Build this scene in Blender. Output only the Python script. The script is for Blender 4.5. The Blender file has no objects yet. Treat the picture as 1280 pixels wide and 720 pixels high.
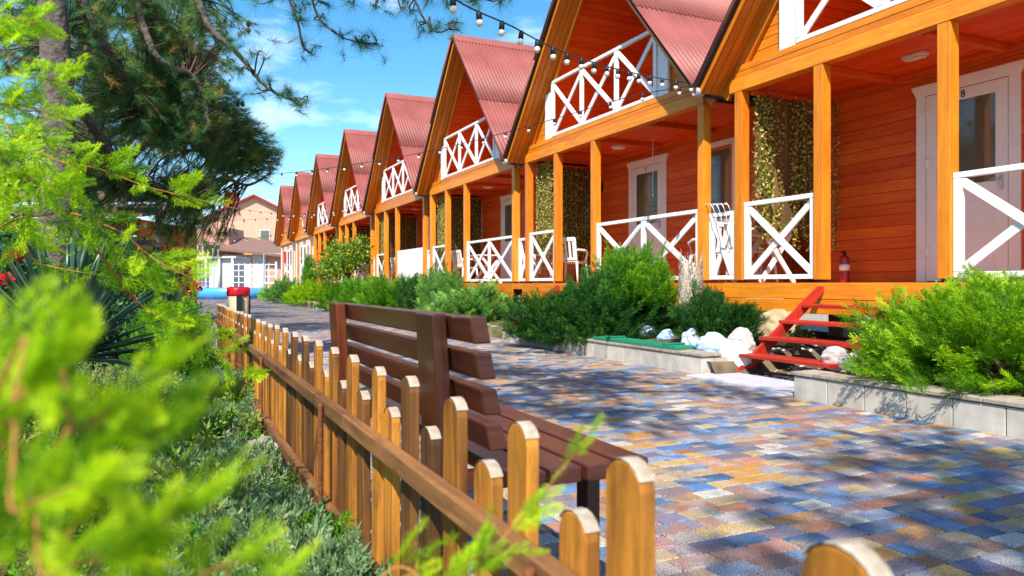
import bpy, math, random
import numpy as np
from mathutils import Vector, Matrix
R = math.radians
random.seed(7)
rg = np.random.default_rng(7)
S = bpy.context.scene
COL = S.collection
# ------------------------------------------------------------------ camera, world, sun
H = 0.95
FP = 925.0
YAW = R(24.9)
FW = np.array([math.sin(YAW), math.cos(YAW), 0.0]); RT = np.array([math.cos(YAW), -math.sin(YAW), 0.0]); UP = np.array([0, 0, 1.0])
cam = bpy.data.cameras.new('camera'); co = bpy.data.objects.new('camera', cam); COL.objects.link(co)
co.location = (0, 0, H); co.rotation_euler = (R(90), 0, -YAW)
cam.sensor_width = 36; cam.lens = FP / 1280 * 36; cam.shift_y = -5 / 1280
cam.clip_start = 0.02; cam.clip_end = 2000
cam.dof.use_dof = True; cam.dof.focus_distance = 4.2; cam.dof.aperture_fstop = 5.2
S.camera = co
W = bpy.data.worlds.new('World'); S.world = W; W.use_nodes = True
SUN = Vector((-1.0, -1.25, 1.9)).normalized()
nt = W.node_tree; nt.nodes.clear()
out = nt.nodes.new('ShaderNodeOutputWorld'); bg = nt.nodes.new('ShaderNodeBackground')
sky = nt.nodes.new('ShaderNodeTexSky'); sky.sky_type = 'NISHITA'; sky.sun_disc = False
sky.sun_elevation = math.asin(SUN.z); sky.sun_rotation = math.atan2(SUN.x, SUN.y)
sky.air_density = 1.0; sky.dust_density = 0.3; sky.ozone_density = 2.5
hs = nt.nodes.new('ShaderNodeHueSaturation'); hs.inputs['Hue'].default_value = 0.488; hs.inputs['Saturation'].default_value = 1.32; hs.inputs['Value'].default_value = 1.0
tc = nt.nodes.new('ShaderNodeTexCoord'); mp = nt.nodes.new('ShaderNodeMapping'); mp.inputs['Scale'].default_value = (2.2, 2.2, 7.0)
nz = nt.nodes.new('ShaderNodeTexNoise'); nz.inputs['Scale'].default_value = 2.3; nz.inputs['Detail'].default_value = 7; nz.inputs['Roughness'].default_value = 0.55
cr = nt.nodes.new('ShaderNodeValToRGB'); cr.color_ramp.elements[0].position = 0.54; cr.color_ramp.elements[1].position = 0.86
cr.color_ramp.elements[0].color = (0, 0, 0, 1); cr.color_ramp.elements[1].color = (.75, .75, .75, 1)
mx = nt.nodes.new('ShaderNodeMixRGB'); mx.inputs[2].default_value = (9.0, 9.8, 11.5, 1)
L = nt.links.new
L(tc.outputs['Generated'], mp.inputs[0]); L(mp.outputs[0], nz.inputs['Vector']); L(nz.outputs['Fac'], cr.inputs[0])
L(sky.outputs[0], hs.inputs['Color']); L(hs.outputs[0], mx.inputs[1]); L(cr.outputs[0], mx.inputs[0]); L(mx.outputs[0], bg.inputs[0]); L(bg.outputs[0], out.inputs[0])
bg.inputs[1].default_value = 0.12
sl = bpy.data.lights.new('sun', 'SUN'); so = bpy.data.objects.new('sun', sl); COL.objects.link(so)
sl.energy = 4.6; sl.angle = R(0.53); sl.color = (1.0, 0.93, 0.82)
so.rotation_euler = SUN.to_track_quat('Z', 'Y').to_euler()
S.view_settings.view_transform = 'Standard'; S.view_settings.look = 'None'; S.view_settings.gamma = 1
S.view_settings.exposure = 0.95
S.render.engine = 'CYCLES'
S.cycles.max_bounces = 6; S.cycles.diffuse_bounces = 4; S.cycles.transparent_max_bounces = 8; S.cycles.sample_clamp_indirect = 6

# ------------------------------------------------------------------ materials
MATS = {}
def newmat(name):
    m = bpy.data.materials.new(name); m.use_nodes = True; n = m.node_tree; n.nodes.clear()
    o = n.nodes.new('ShaderNodeOutputMaterial'); b = n.nodes.new('ShaderNodeBsdfPrincipled'); n.links.new(b.outputs[0], o.inputs[0])
    MATS[name] = m
    return m, n, b, o
def ramp(n, stops, interp='LINEAR'):
    r = n.nodes.new('ShaderNodeValToRGB'); e = r.color_ramp.elements; r.color_ramp.interpolation = interp
    while len(e) > 1: e.remove(e[-1])
    e[0].position = stops[0][0]; e[0].color = (*stops[0][1], 1)
    for p, c in stops[1:]:
        q = e.new(p); q.color = (*c, 1)
    return r
def attr(n, name='rnd'):
    a = n.nodes.new('ShaderNodeAttribute'); a.attribute_name = name; return a
def math_(n, op, a, b=None):
    m = n.nodes.new('ShaderNodeMath'); m.operation = op
    for i, v in enumerate((a, b)):
        if v is None: continue
        if hasattr(v, 'is_linked') or hasattr(v, 'links'): n.links.new(v, m.inputs[i])
        else: m.inputs[i].default_value = v
    return m.outputs[0]
def wood(name, c1, c2, rough=0.5, knots=True, bump=0.25, spec=0.35, blotch=0.28):
    """c1 dark grain, c2 light grain; grain runs along u of the UV map (metres)"""
    m, n, b, o = newmat(name)
    uv = n.nodes.new('ShaderNodeUVMap'); uv.uv_map = 'uv'
    mp = n.nodes.new('ShaderNodeMapping'); mp.inputs['Scale'].default_value = (1.6, 26, 1); n.links.new(uv.outputs[0], mp.inputs[0])
    nz = n.nodes.new('ShaderNodeTexNoise'); nz.inputs['Scale'].default_value = 1.0; nz.inputs['Detail'].default_value = 6; nz.inputs['Distortion'].default_value = 1.1
    n.links.new(mp.outputs[0], nz.inputs['Vector'])
    nb = n.nodes.new('ShaderNodeTexNoise'); nb.inputs['Scale'].default_value = 1.3; nb.inputs['Detail'].default_value = 3
    n.links.new(uv.outputs[0], nb.inputs['Vector'])
    a = attr(n)
    f = math_(n, 'ADD', math_(n, 'MULTIPLY', nz.outputs['Fac'], 0.75), math_(n, 'ADD', math_(n, 'MULTIPLY', a.outputs['Fac'], 0.28), math_(n, 'MULTIPLY', nb.outputs['Fac'], 0.35)))
    r = ramp(n, [(0.42, c1), (0.72, tuple((x + y) / 2 for x, y in zip(c1, c2))), (0.95, c2)])
    n.links.new(f, r.inputs[0]); col = r.outputs[0]
    if knots:
        v = n.nodes.new('ShaderNodeTexVoronoi'); v.inputs['Scale'].default_value = 1.0
        m2 = n.nodes.new('ShaderNodeMapping'); m2.inputs['Scale'].default_value = (2.3, 6.5, 1); n.links.new(uv.outputs[0], m2.inputs[0]); n.links.new(m2.outputs[0], v.inputs['Vector'])
        kr = ramp(n, [(0.03, (1, 1, 1)), (0.085, (0, 0, 0))]); n.links.new(v.outputs['Distance'], kr.inputs[0])
        mm = n.nodes.new('ShaderNodeMixRGB'); mm.inputs[2].default_value = (c1[0] * .35, c1[1] * .35, c1[2] * .35, 1)
        n.links.new(math_(n, 'MULTIPLY', kr.outputs[0], 0.75), mm.inputs[0]); n.links.new(col, mm.inputs[1]); col = mm.outputs[0]
    if blotch:      # weathering: worn, darker and dustier patches with a shape of their own
        m3 = n.nodes.new('ShaderNodeMapping'); m3.inputs['Scale'].default_value = (1.7, 6.5, 1); n.links.new(uv.outputs[0], m3.inputs[0])
        n4 = n.nodes.new('ShaderNodeTexNoise'); n4.inputs['Scale'].default_value = 2.2; n4.inputs['Detail'].default_value = 7; n4.inputs['Roughness'].default_value = .68; n.links.new(m3.outputs[0], n4.inputs['Vector'])
        r4 = ramp(n, [(.48, (0, 0, 0)), (.70, (1, 1, 1))]); n.links.new(n4.outputs['Fac'], r4.inputs[0])
        m4 = n.nodes.new('ShaderNodeMixRGB'); m4.inputs[2].default_value = (c1[0] * .55, c1[1] * .6, c1[2] * .7 + .002, 1)
        n.links.new(math_(n, 'MULTIPLY', r4.outputs[0], blotch), m4.inputs[0]); n.links.new(col, m4.inputs[1]); col = m4.outputs[0]
    n.links.new(col, b.inputs['Base Color'])
    b.inputs['Roughness'].default_value = rough; b.inputs['Specular IOR Level'].default_value = spec
    bp = n.nodes.new('ShaderNodeBump'); bp.inputs['Strength'].default_value = bump; bp.inputs['Distance'].default_value = 0.002
    n.links.new(nz.outputs['Fac'], bp.inputs['Height']); n.links.new(bp.outputs[0], b.inputs['Normal'])
    return m
def noisy(name, c1, c2, scale=8, rough=0.7, bump=0.2, dist=0.01, spec=0.3, metallic=0, detail=6, userand=0.3):
    m, n, b, o = newmat(name)
    tc = n.nodes.new('ShaderNodeTexCoord')
    nz = n.nodes.new('ShaderNodeTexNoise'); nz.inputs['Scale'].default_value = scale; nz.inputs['Detail'].default_value = detail
    n.links.new(tc.outputs['Object'], nz.inputs['Vector'])
    a = attr(n)
    f = math_(n, 'ADD', math_(n, 'MULTIPLY', nz.outputs['Fac'], 1 - userand), math_(n, 'MULTIPLY', a.outputs['Fac'], userand))
    r = ramp(n, [(0.3, c1), (0.7, c2)]); n.links.new(f, r.inputs[0]); n.links.new(r.outputs[0], b.inputs['Base Color'])
    b.inputs['Roughness'].default_value = rough; b.inputs['Specular IOR Level'].default_value = spec; b.inputs['Metallic'].default_value = metallic
    if bump:
        bp = n.nodes.new('ShaderNodeBump'); bp.inputs['Strength'].default_value = bump; bp.inputs['Distance'].default_value = dist
        n.links.new(nz.outputs['Fac'], bp.inputs['Height']); n.links.new(bp.outputs[0], b.inputs['Normal'])
    return m
def leafmat(name, stops, rough=0.5, trans=0.35, spec=0.3):
    m, n, b, o = newmat(name)
    a = attr(n)
    r = ramp(n, stops); n.links.new(a.outputs['Fac'], r.inputs[0]); n.links.new(r.outputs[0], b.inputs['Base Color'])
    b.inputs['Roughness'].default_value = rough; b.inputs['Specular IOR Level'].default_value = spec
    t = n.nodes.new('ShaderNodeBsdfTranslucent'); ms = n.nodes.new('ShaderNodeMixShader'); ms.inputs[0].default_value = trans
    g = n.nodes.new('ShaderNodeHueSaturation'); g.inputs['Value'].default_value = 1.4; n.links.new(r.outputs[0], g.inputs['Color']); n.links.new(g.outputs[0], t.inputs[0])
    n.links.new(b.outputs[0], ms.inputs[1]); n.links.new(t.outputs[0], ms.inputs[2]); n.links.new(ms.outputs[0], o.inputs[0])
    return m
ORANGE = wood('orange_stain', (.50, .125, .006), (.86, .30, .018), 0.42)
SOFFIT = wood('amber_soffit', (.44, .10, .006), (.72, .21, .012), 0.5)
REDW = wood('red_stain', (.52, .050, .004), (.82, .150, .010), 0.5)
REDLIN = wood('red_lining', (.66, .055, .004), (.86, .125, .007), 0.5, knots=True)
BROWNB = wood('bench_varnish', (.022, .007, .005), (.095, .026, .014), 0.26, bump=0.35, spec=0.6)
BENCHPOST_LIT = wood('bench_post_sunlit', (.06, .014, .006), (.20, .045, .012), 0.4, bump=0.3)  # brighter bench stain: sunlight on the far post put into its colour
PICK = wood('picket_stain', (.10, .034, .006), (.68, .27, .030), 0.62, bump=0.8, blotch=.75)  # dirt patches and grain deepened, partly painting shade on the faces
PICKSHADE = wood('picket_shaded', (.035, .016, .006), (.26, .10, .018), 0.62, bump=0.8, blotch=.7)  # darkened copy of the picket stain, shade put into the colour
RAILW = wood('rail_stain', (.08, .035, .012), (.34, .15, .05), 0.68, bump=0.8, blotch=.7)
STEPRED = wood('step_red_paint', (.30, .018, .010), (.54, .038, .02), 0.45, knots=False, blotch=.6)
OLDWOOD = wood('grey_timber', (.10, .07, .05), (.30, .23, .17), 0.8)
WHITE = noisy('white_paint', (.72, .71, .70), (.86, .85, .84), 14, 0.45, 0.1, 0.002)
PALECAP = noisy('pale_picket_cap', (.20, .12, .055), (.52, .48, .42), 30, 0.6, 0.3, 0.002)  # mottled brown to off-white for the picket tops
DOORW = noisy('door_white', (.74, .66, .60), (.80, .73, .68), 6, 0.3, 0.0, spec=0.5)
def roofmat():
    m, n, b, o = newmat('corrugated_roof')
    tc = n.nodes.new('ShaderNodeTexCoord')
    nz = n.nodes.new('ShaderNodeTexNoise'); nz.inputs['Scale'].default_value = 1.2; nz.inputs['Detail'].default_value = 8; n.links.new(tc.outputs['Object'], nz.inputs['Vector'])
    n2 = n.nodes.new('ShaderNodeTexNoise'); n2.inputs['Scale'].default_value = 60; n2.inputs['Detail'].default_value = 2; n.links.new(tc.outputs['Object'], n2.inputs['Vector'])
    a = attr(n)
    f = math_(n, 'ADD', math_(n, 'ADD', math_(n, 'MULTIPLY', nz.outputs['Fac'], .55), math_(n, 'MULTIPLY', n2.outputs['Fac'], .2)), math_(n, 'MULTIPLY', a.outputs['Fac'], .25))
    r = ramp(n, [(0.3, (.19, .046, .038)), (.7, (.33, .098, .082))]); n.links.new(f, r.inputs[0]); n.links.new(r.outputs[0], b.inputs['Base Color'])
    b.inputs['Roughness'].default_value = 0.55; b.inputs['Specular IOR Level'].default_value = 0.4
    return m
ROOF = roofmat()
DARKM = noisy('dark_metal', (.012, .012, .013), (.03, .03, .032), 20, 0.45, 0)
GREYM = noisy('grey_metal', (.35, .35, .36), (.5, .5, .5), 20, 0.45, 0)
RUST = noisy('rusty_steel', (.10, .03, .012), (.28, .09, .03), 70, 0.85, 0.5, 0.004)
def glass(name, col):
    m, n, b, o = newmat(name); b.inputs['Base Color'].default_value = (*col, 1); b.inputs['Roughness'].default_value = 0.05; b.inputs['Specular IOR Level'].default_value = 0.8
    return m
GLASS = glass('dark_window_glass', (.10, .095, .065))
BULB = glass('frosted_bulb', (.72, .69, .60)); MATS['frosted_bulb'].node_tree.nodes['Principled BSDF'].inputs['Roughness'].default_value = .25
BLACKP = noisy('black_plastic', (.012, .012, .02), (.02, .02, .03), 20, 0.4, 0)
PLASTIC = noisy('white_plastic', (.78, .76, .76), (.84, .82, .82), 3, 0.35, 0, spec=.5)
CONC = noisy('concrete_block', (.38, .35, .31), (.56, .52, .46), 9, 0.85, 0.35, 0.006)
CONCTOP = noisy('kerb_top', (.22, .19, .15), (.44, .38, .30), 14, 0.9, 0.5, 0.01)
APRON = noisy('pale_concrete', (.32, .32, .38), (.46, .46, .52), 7, 0.8, 0.2, 0.004)
SOIL = noisy('soil', (.05, .04, .022), (.17, .125, .075), 5, 0.95, 0.8, 0.03)
DRY = noisy('dry_ground', (.22, .19, .15), (.36, .32, .26), 2, 0.95, 0.5, 0.02)
ROCKB = noisy('blue_washed_stone', (.16, .32, .58), (.62, .74, .88), 9, 0.8, 0.6, 0.02)
ROCKW = noisy('white_washed_stone', (.40, .34, .33), (.78, .72, .72), 9, 0.8, 0.6, 0.02)
PEB = noisy('pebbles', (.25, .22, .18), (.75, .70, .62), 3, 0.8, 0.3, 0.01, userand=.8)
GREENP = wood('green_paint', (.01, .13, .075), (.02, .24, .14), 0.45, knots=False)
BARK = noisy('bark', (.030, .023, .020), (.15, .12, .10), 16, 0.95, 1.0, 0.04)
TWIG = noisy('twig', (.035, .018, .012), (.12, .07, .05), 20, 0.9, 0.2)
TWIGO = noisy('juniper_twig', (.22, .08, .02), (.42, .19, .05), 20, 0.8, 0.2)
NEEDLE = leafmat('pine_needles', [(0, (.025, .11, .05)), (.4, (.07, .21, .06)), (.75, (.22, .32, .04)), (.88, (.36, .28, .07)), (1, (.48, .24, .07))], .45, .38)
JUN = leafmat('juniper_green', [(0, (.16, .08, .03)), (.05, (.030, .12, .008)), (.5, (.10, .29, .010)), (1, (.30, .52, .015))], .5, .35)
JUNY = leafmat('juniper_yellow_green', [(0, (.20, .10, .04)), (.05, (.05, .16, .006)), (.5, (.19, .40, .008)), (1, (.46, .62, .012))], .5, .4)
JUND = leafmat('juniper_dark', [(0, (.09, .05, .025)), (.05, (.010, .055, .010)), (.6, (.030, .125, .014)), (1, (.10, .26, .02))], .5, .25)
JUNB = leafmat('juniper_bluegreen', [(0, (.20, .11, .04)), (.06, (.04, .14, .03)), (.5, (.13, .31, .06)), (1, (.32, .52, .05))], .5, .3)
JUNF = leafmat('juniper_lime', [(0, (.07, .22, .002)), (.5, (.31, .52, .004)), (1, (.58, .72, .008))], .5, .45)
LEAFY = leafmat('young_leaf', [(0, (.05, .14, .015)), (.6, (.18, .32, .02)), (1, (.45, .45, .05))], .45, .4)
LEAFD = leafmat('dark_leaf', [(0, (.012, .05, .018)), (.7, (.04, .12, .03)), (1, (.10, .22, .05))], .35, .25)
YUC = leafmat('yucca_blade', [(0, (.012, .045, .035)), (.6, (.03, .085, .055)), (1, (.30, .38, .20))], .3, .15, .5)
GRASS = leafmat('dry_grass', [(0, (.07, .20, .015)), (.5, (.20, .34, .03)), (.8, (.30, .26, .12)), (1, (.42, .32, .20))], .6, .35)
LAV = leafmat('lavender_leaf', [(0, (.07, .15, .05)), (.6, (.17, .27, .12)), (1, (.38, .36, .2))], .6, .25)
IVY = leafmat('garland_leaf', [(0, (.10, .20, .015)), (.4, (.34, .42, .06)), (.75, (.66, .55, .12)), (1, (.72, .58, .25))], .4, .35)
REDF = leafmat('rose_petal', [(0, (.5, .01, .01)), (1, (.8, .05, .03))], .5, .3)
NET = wood('reed_mat', (.05, .028, .010), (.20, .115, .035), .85, knots=False)
def pavemat():
    m, n, b, o = newmat('multicolour_pavers')
    a = attr(n)
    cols = [(.10, .22, .44), (.33, .16, .10), (.52, .26, .07), (.22, .19, .28), (.05, .12, .24), (.60, .55, .48), (.34, .20, .17), (.16, .28, .48),
            (.44, .32, .18), (.20, .16, .20), (.50, .22, .15), (.30, .32, .42), (.56, .37, .13), (.25, .18, .20), (.12, .17, .27), (.38, .33, .31)]
    r = ramp(n, [(i / len(cols), c) for i, c in enumerate(cols)], 'CONSTANT'); n.links.new(a.outputs['Fac'], r.inputs[0])
    tc = n.nodes.new('ShaderNodeTexCoord')
    n1 = n.nodes.new('ShaderNodeTexNoise'); n1.inputs['Scale'].default_value = 170; n1.inputs['Detail'].default_value = 2; n.links.new(tc.outputs['Object'], n1.inputs['Vector'])
    sp = ramp(n, [(.42, (0, 0, 0)), (.60, (1, 1, 1))]); n.links.new(n1.outputs['Fac'], sp.inputs[0])
    # a second, independent tone blends into each paver in cloudy patches
    r2 = ramp(n, [(i / 5, c) for i, c in enumerate([(.18, .26, .40), (.50, .36, .20), (.50, .46, .44), (.26, .17, .16), (.12, .16, .26)])], 'CONSTANT')
    fr = math_(n, 'FRACT', math_(n, 'MULTIPLY', a.outputs['Fac'], 37.7)); n.links.new(fr, r2.inputs[0])
    n2 = n.nodes.new('ShaderNodeTexNoise'); n2.inputs['Scale'].default_value = 7; n2.inputs['Detail'].default_value = 4; n.links.new(tc.outputs['Object'], n2.inputs['Vector'])
    c2 = ramp(n, [(.45, (0, 0, 0)), (.68, (.8, .8, .8))]); n.links.new(n2.outputs['Fac'], c2.inputs[0])
    m1 = n.nodes.new('ShaderNodeMixRGB'); n.links.new(c2.outputs[0], m1.inputs[0]); n.links.new(r.outputs[0], m1.inputs[1]); n.links.new(r2.outputs[0], m1.inputs[2])
    m2 = n.nodes.new('ShaderNodeMixRGB'); m2.blend_type = 'MULTIPLY'; m2.inputs[0].default_value = .55
    n.links.new(m1.outputs[0], m2.inputs[1]); n.links.new(sp.outputs[0], m2.inputs[2])
    n3 = n.nodes.new('ShaderNodeTexNoise'); n3.inputs['Scale'].default_value = 1.1; n3.inputs['Detail'].default_value = 8; n3.inputs['Roughness'].default_value = .7; n.links.new(tc.outputs['Object'], n3.inputs['Vector'])
    dr = ramp(n, [(.5, (0, 0, 0)), (.8, (.42, .42, .42))]); n.links.new(n3.outputs['Fac'], dr.inputs[0])
    m3 = n.nodes.new('ShaderNodeMixRGB'); m3.inputs[2].default_value = (.33, .28, .22, 1); n.links.new(dr.outputs[0], m3.inputs[0]); n.links.new(m2.outputs[0], m3.inputs[1])
    n.links.new(m3.outputs[0], b.inputs['Base Color']); b.inputs['Roughness'].default_value = .62; b.inputs['Specular IOR Level'].default_value = .45
    bp = n.nodes.new('ShaderNodeBump'); bp.inputs['Strength'].default_value = .35; bp.inputs['Distance'].default_value = .002
    n.links.new(n1.outputs['Fac'], bp.inputs['Height']); n.links.new(bp.outputs[0], b.inputs['Normal'])
    return m
PAVE = pavemat()
def flat(name, c, rough=.7): return noisy(name, tuple(x * .85 for x in c), tuple(min(1, x * 1.1) for x in c), 1.5, rough, 0)

# ------------------------------------------------------------------ object helpers
def tag(o, label=None, cat=None, group=None, kind=None):
    if label: o['label'] = label
    if cat: o['category'] = cat
    if group: o['group'] = group
    if kind: o['kind'] = kind
    return o
def empty(name, loc, label, cat, group=None, rz=0):
    o = bpy.data.objects.new(name, None); COL.objects.link(o); o.location = loc; o.rotation_euler = (0, 0, rz); o.empty_display_size = .2
    return tag(o, label, cat, group)
def copy_tree(o, parent=None):
    c = o.copy(); COL.objects.link(c); c.parent = parent
    for ch in list(o.children): copy_tree(ch, c)
    return c
def at(px, py, d):
    """world point seen at a photo position, d metres ahead"""
    return np.array([0, 0, H]) + d * (FW + (px - 640) / FP * RT + (355 - py) / FP * UP)
class MB:
    def __init__(s): s.v = []; s.f = []; s.uv = []; s.r = []; s.sm = []
    def quad(s, pts, uvs=None, r=None, smooth=False):
        b = len(s.v); s.v += [tuple(p) for p in pts]; s.f.append(tuple(range(b, b + len(pts))))
        s.uv += uvs if uvs else [(p[0], p[1]) for p in pts]; s.r.append(random.random() if r is None else r); s.sm.append(smooth)
    def hexa(s, P, r=None):
        """8 points: 0-3 bottom ccw, 4-7 top; one shared vertex set; u along the longest edge"""
        r = random.random() if r is None else r
        P = [Vector(p) for p in P]; b = len(s.v); s.v += [tuple(p) for p in P]
        ex = (P[1] - P[0], P[3] - P[0], P[4] - P[0]); ln = [e.length for e in ex]; k = ln.index(max(ln))
        ou, ov = random.uniform(0, 50), random.uniform(0, 50)
        idx = {0: (0, 0, 0), 1: (1, 0, 0), 2: (1, 1, 0), 3: (0, 1, 0), 4: (0, 0, 1), 5: (1, 0, 1), 6: (1, 1, 1), 7: (0, 1, 1)}
        for f, dr in (((0, 3, 2, 1), 2), ((4, 5, 6, 7), 2), ((0, 1, 5, 4), 1), ((2, 3, 7, 6), 1), ((1, 2, 6, 5), 0), ((3, 0, 4, 7), 0)):
            s.f.append(tuple(b + i for i in f)); s.r.append(r); s.sm.append(False)
            oth = [a for a in range(3) if a != dr]
            ua = k if k in oth else oth[0]; va = [a for a in oth if a != ua][0]
            for i in f: s.uv.append((ou + idx[i][ua] * ln[ua], ov + dr * .37 + idx[i][va] * ln[va]))
    def box(s, x0, x1, y0, y1, z0, z1, r=None):
        s.hexa([(x0, y0, z0), (x1, y0, z0), (x1, y1, z0), (x0, y1, z0), (x0, y0, z1), (x1, y0, z1), (x1, y1, z1), (x0, y1, z1)], r)
    def board(s, a, b, w, t, nrm, r=None):
        """board from a to b, width w across, thickness t along nrm"""
        a = Vector(a); b = Vector(b); d = (b - a).normalized(); n = Vector(nrm); n = (n - d * n.dot(d)).normalized(); c = d.cross(n)
        s.hexa([a - c * w / 2 - n * t / 2, b - c * w / 2 - n * t / 2, b + c * w / 2 - n * t / 2, a + c * w / 2 - n * t / 2,
                a - c * w / 2 + n * t / 2, b - c * w / 2 + n * t / 2, b + c * w / 2 + n * t / 2, a + c * w / 2 + n * t / 2], r)
    def tube(s, pts, rad, n=8, caps=True, r=None):
        pts = [Vector(p) for p in pts]; rad = rad if hasattr(rad, '__len__') else [rad] * len(pts); r = random.random() if r is None else r
        b = len(s.v); L0 = 0; ls = []
        for i, p in enumerate(pts):
            d = (pts[min(i + 1, len(pts) - 1)] - pts[max(i - 1, 0)]).normalized()
            a = Vector((0, 0, 1)) if abs(d.z) < .9 else Vector((1, 0, 0)); u = d.cross(a).normalized(); v = d.cross(u)
            if i: L0 += (p - pts[i - 1]).length
            ls.append(L0)
            for k in range(n):
                t = 2 * math.pi * k / n; s.v.append(tuple(p + (u * math.cos(t) + v * math.sin(t)) * rad[i]))
        for i in range(len(pts) - 1):
            for k in range(n):
                k2 = (k + 1) % n; s.f.append((b + i * n + k, b + (i + 1) * n + k, b + (i + 1) * n + k2, b + i * n + k2)); s.r.append(r); s.sm.append(True)
                s.uv += [(ls[i], k / n * .3), (ls[i + 1], k / n * .3), (ls[i + 1], (k + 1) / n * .3), (ls[i], (k + 1) / n * .3)]
        if caps:
            for i, rev in ((0, False), (len(pts) - 1, True)):
                f = [b + i * n + k for k in range(n)]
                if rev: f = f[::-1]
                s.f.append(tuple(f)); s.r.append(r); s.sm.append(False); s.uv += [(0, 0)] * n
    def lathe(s, prof, c, n=16, r=None):
        """profile (radius, z) about vertical axis at c"""
        r = random.random() if r is None else r; b = len(s.v)
        for (q, z) in prof:
            for k in range(n):
                t = 2 * math.pi * k / n; s.v.append((c[0] + q * math.cos(t), c[1] + q * math.sin(t), c[2] + z))
        for i in range(len(prof) - 1):
            for k in range(n):
                k2 = (k + 1) % n; s.f.append((b + i * n + k, b + i * n + k2, b + (i + 1) * n + k2, b + (i + 1) * n + k)); s.r.append(r); s.sm.append(True); s.uv += [(0, 0), (.1, 0), (.1, .1), (0, .1)]
        s.f.append(tuple(b + k for k in range(n))[::-1]); s.r.append(r); s.sm.append(False); s.uv += [(0, 0)] * n
        e = b + (len(prof) - 1) * n; s.f.append(tuple(e + k for k in range(n))); s.r.append(r); s.sm.append(False); s.uv += [(0, 0)] * n
    def mesh(s, name, mat):
        me = bpy.data.meshes.new(name); me.from_pydata(s.v, [], s.f)
        me.uv_layers.new(name='uv').data.foreach_set('uv', np.array(s.uv, 'f').ravel())
        me.attributes.new('rnd', 'FLOAT', 'FACE').data.foreach_set('value', np.array(s.r, 'f'))
        me.polygons.foreach_set('use_smooth', np.array(s.sm, bool)); me.materials.append(mat); me.update()
        return me
    def build(s, name, mat, parent=None, bevel=0, loc=None):
        o = bpy.data.objects.new(name, s.mesh(name, mat)); COL.objects.link(o); o.parent = parent
        if loc is not None: o.location = loc
        if bevel:
            m = o.modifiers.new('bevel', 'BEVEL'); m.width = bevel; m.segments = 2; m.limit_method = 'ANGLE'; m.harden_normals = False
        return o
def np_obj(name, V, F, rnd, mat, parent=None, loc=None):
    V = np.asarray(V, 'f').reshape(-1, 3); F = np.asarray(F, 'i').reshape(-1, 3)
    me = bpy.data.meshes.new(name); me.vertices.add(len(V)); me.vertices.foreach_set('co', V.ravel())
    me.loops.add(F.size); me.loops.foreach_set('vertex_index', F.ravel()); me.polygons.add(len(F))
    me.polygons.foreach_set('loop_start', np.arange(0, F.size, 3, dtype='i')); me.polygons.foreach_set('loop_total', np.full(len(F), 3, 'i'))
    me.attributes.new('rnd', 'FLOAT', 'POINT').data.foreach_set('value', np.asarray(rnd, 'f').ravel())
    me.materials.append(mat); me.update(calc_edges=True)
    o = bpy.data.objects.new(name, me); COL.objects.link(o); o.parent = parent
    if loc is not None: o.location = loc
    return o
class Soup:
    """many transformed copies of small triangle elements gathered into one mesh"""
    def __init__(s): s.V = []; s.F = []; s.R = []; s.n = 0
    def add(s, elem, M, T, rnd):
        """elem (V,F,r); M (k,3,3) columns = axes; T (k,3); rnd (k,)"""
        V, F, r = elem; k = len(T)
        P = np.einsum('kij,nj->kni', M, V) + T[:, None, :]
        s.V.append(P.reshape(-1, 3)); s.F.append((F[None] + (np.arange(k) * len(V))[:, None, None] + s.n).reshape(-1, 3))
        s.R.append(np.clip(rnd[:, None] + r[None], 0, 1).ravel()); s.n += k * len(V)
    def build(s, name, mat, parent=None, loc=None): return np_obj(name, np.concatenate(s.V), np.concatenate(s.F), np.concatenate(s.R), mat, parent, loc)
def nrm(a): return a / (np.linalg.norm(a, axis=-1, keepdims=True) + 1e-9)
def frames(D, roll=None, upv=None):
    """rotation matrices with x = D"""
    D = nrm(np.asarray(D, float)); k = len(D)
    ref = np.tile([0, 0, 1.0], (k, 1)) if upv is None else upv
    y = nrm(np.cross(ref, D) + 1e-4); z = np.cross(D, y)
    if roll is None: roll = np.zeros(k)
    c, s_ = np.cos(roll)[:, None], np.sin(roll)[:, None]
    y2 = y * c + z * s_; z2 = -y * s_ + z * c
    return np.stack([D, y2, z2], axis=2)
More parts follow.
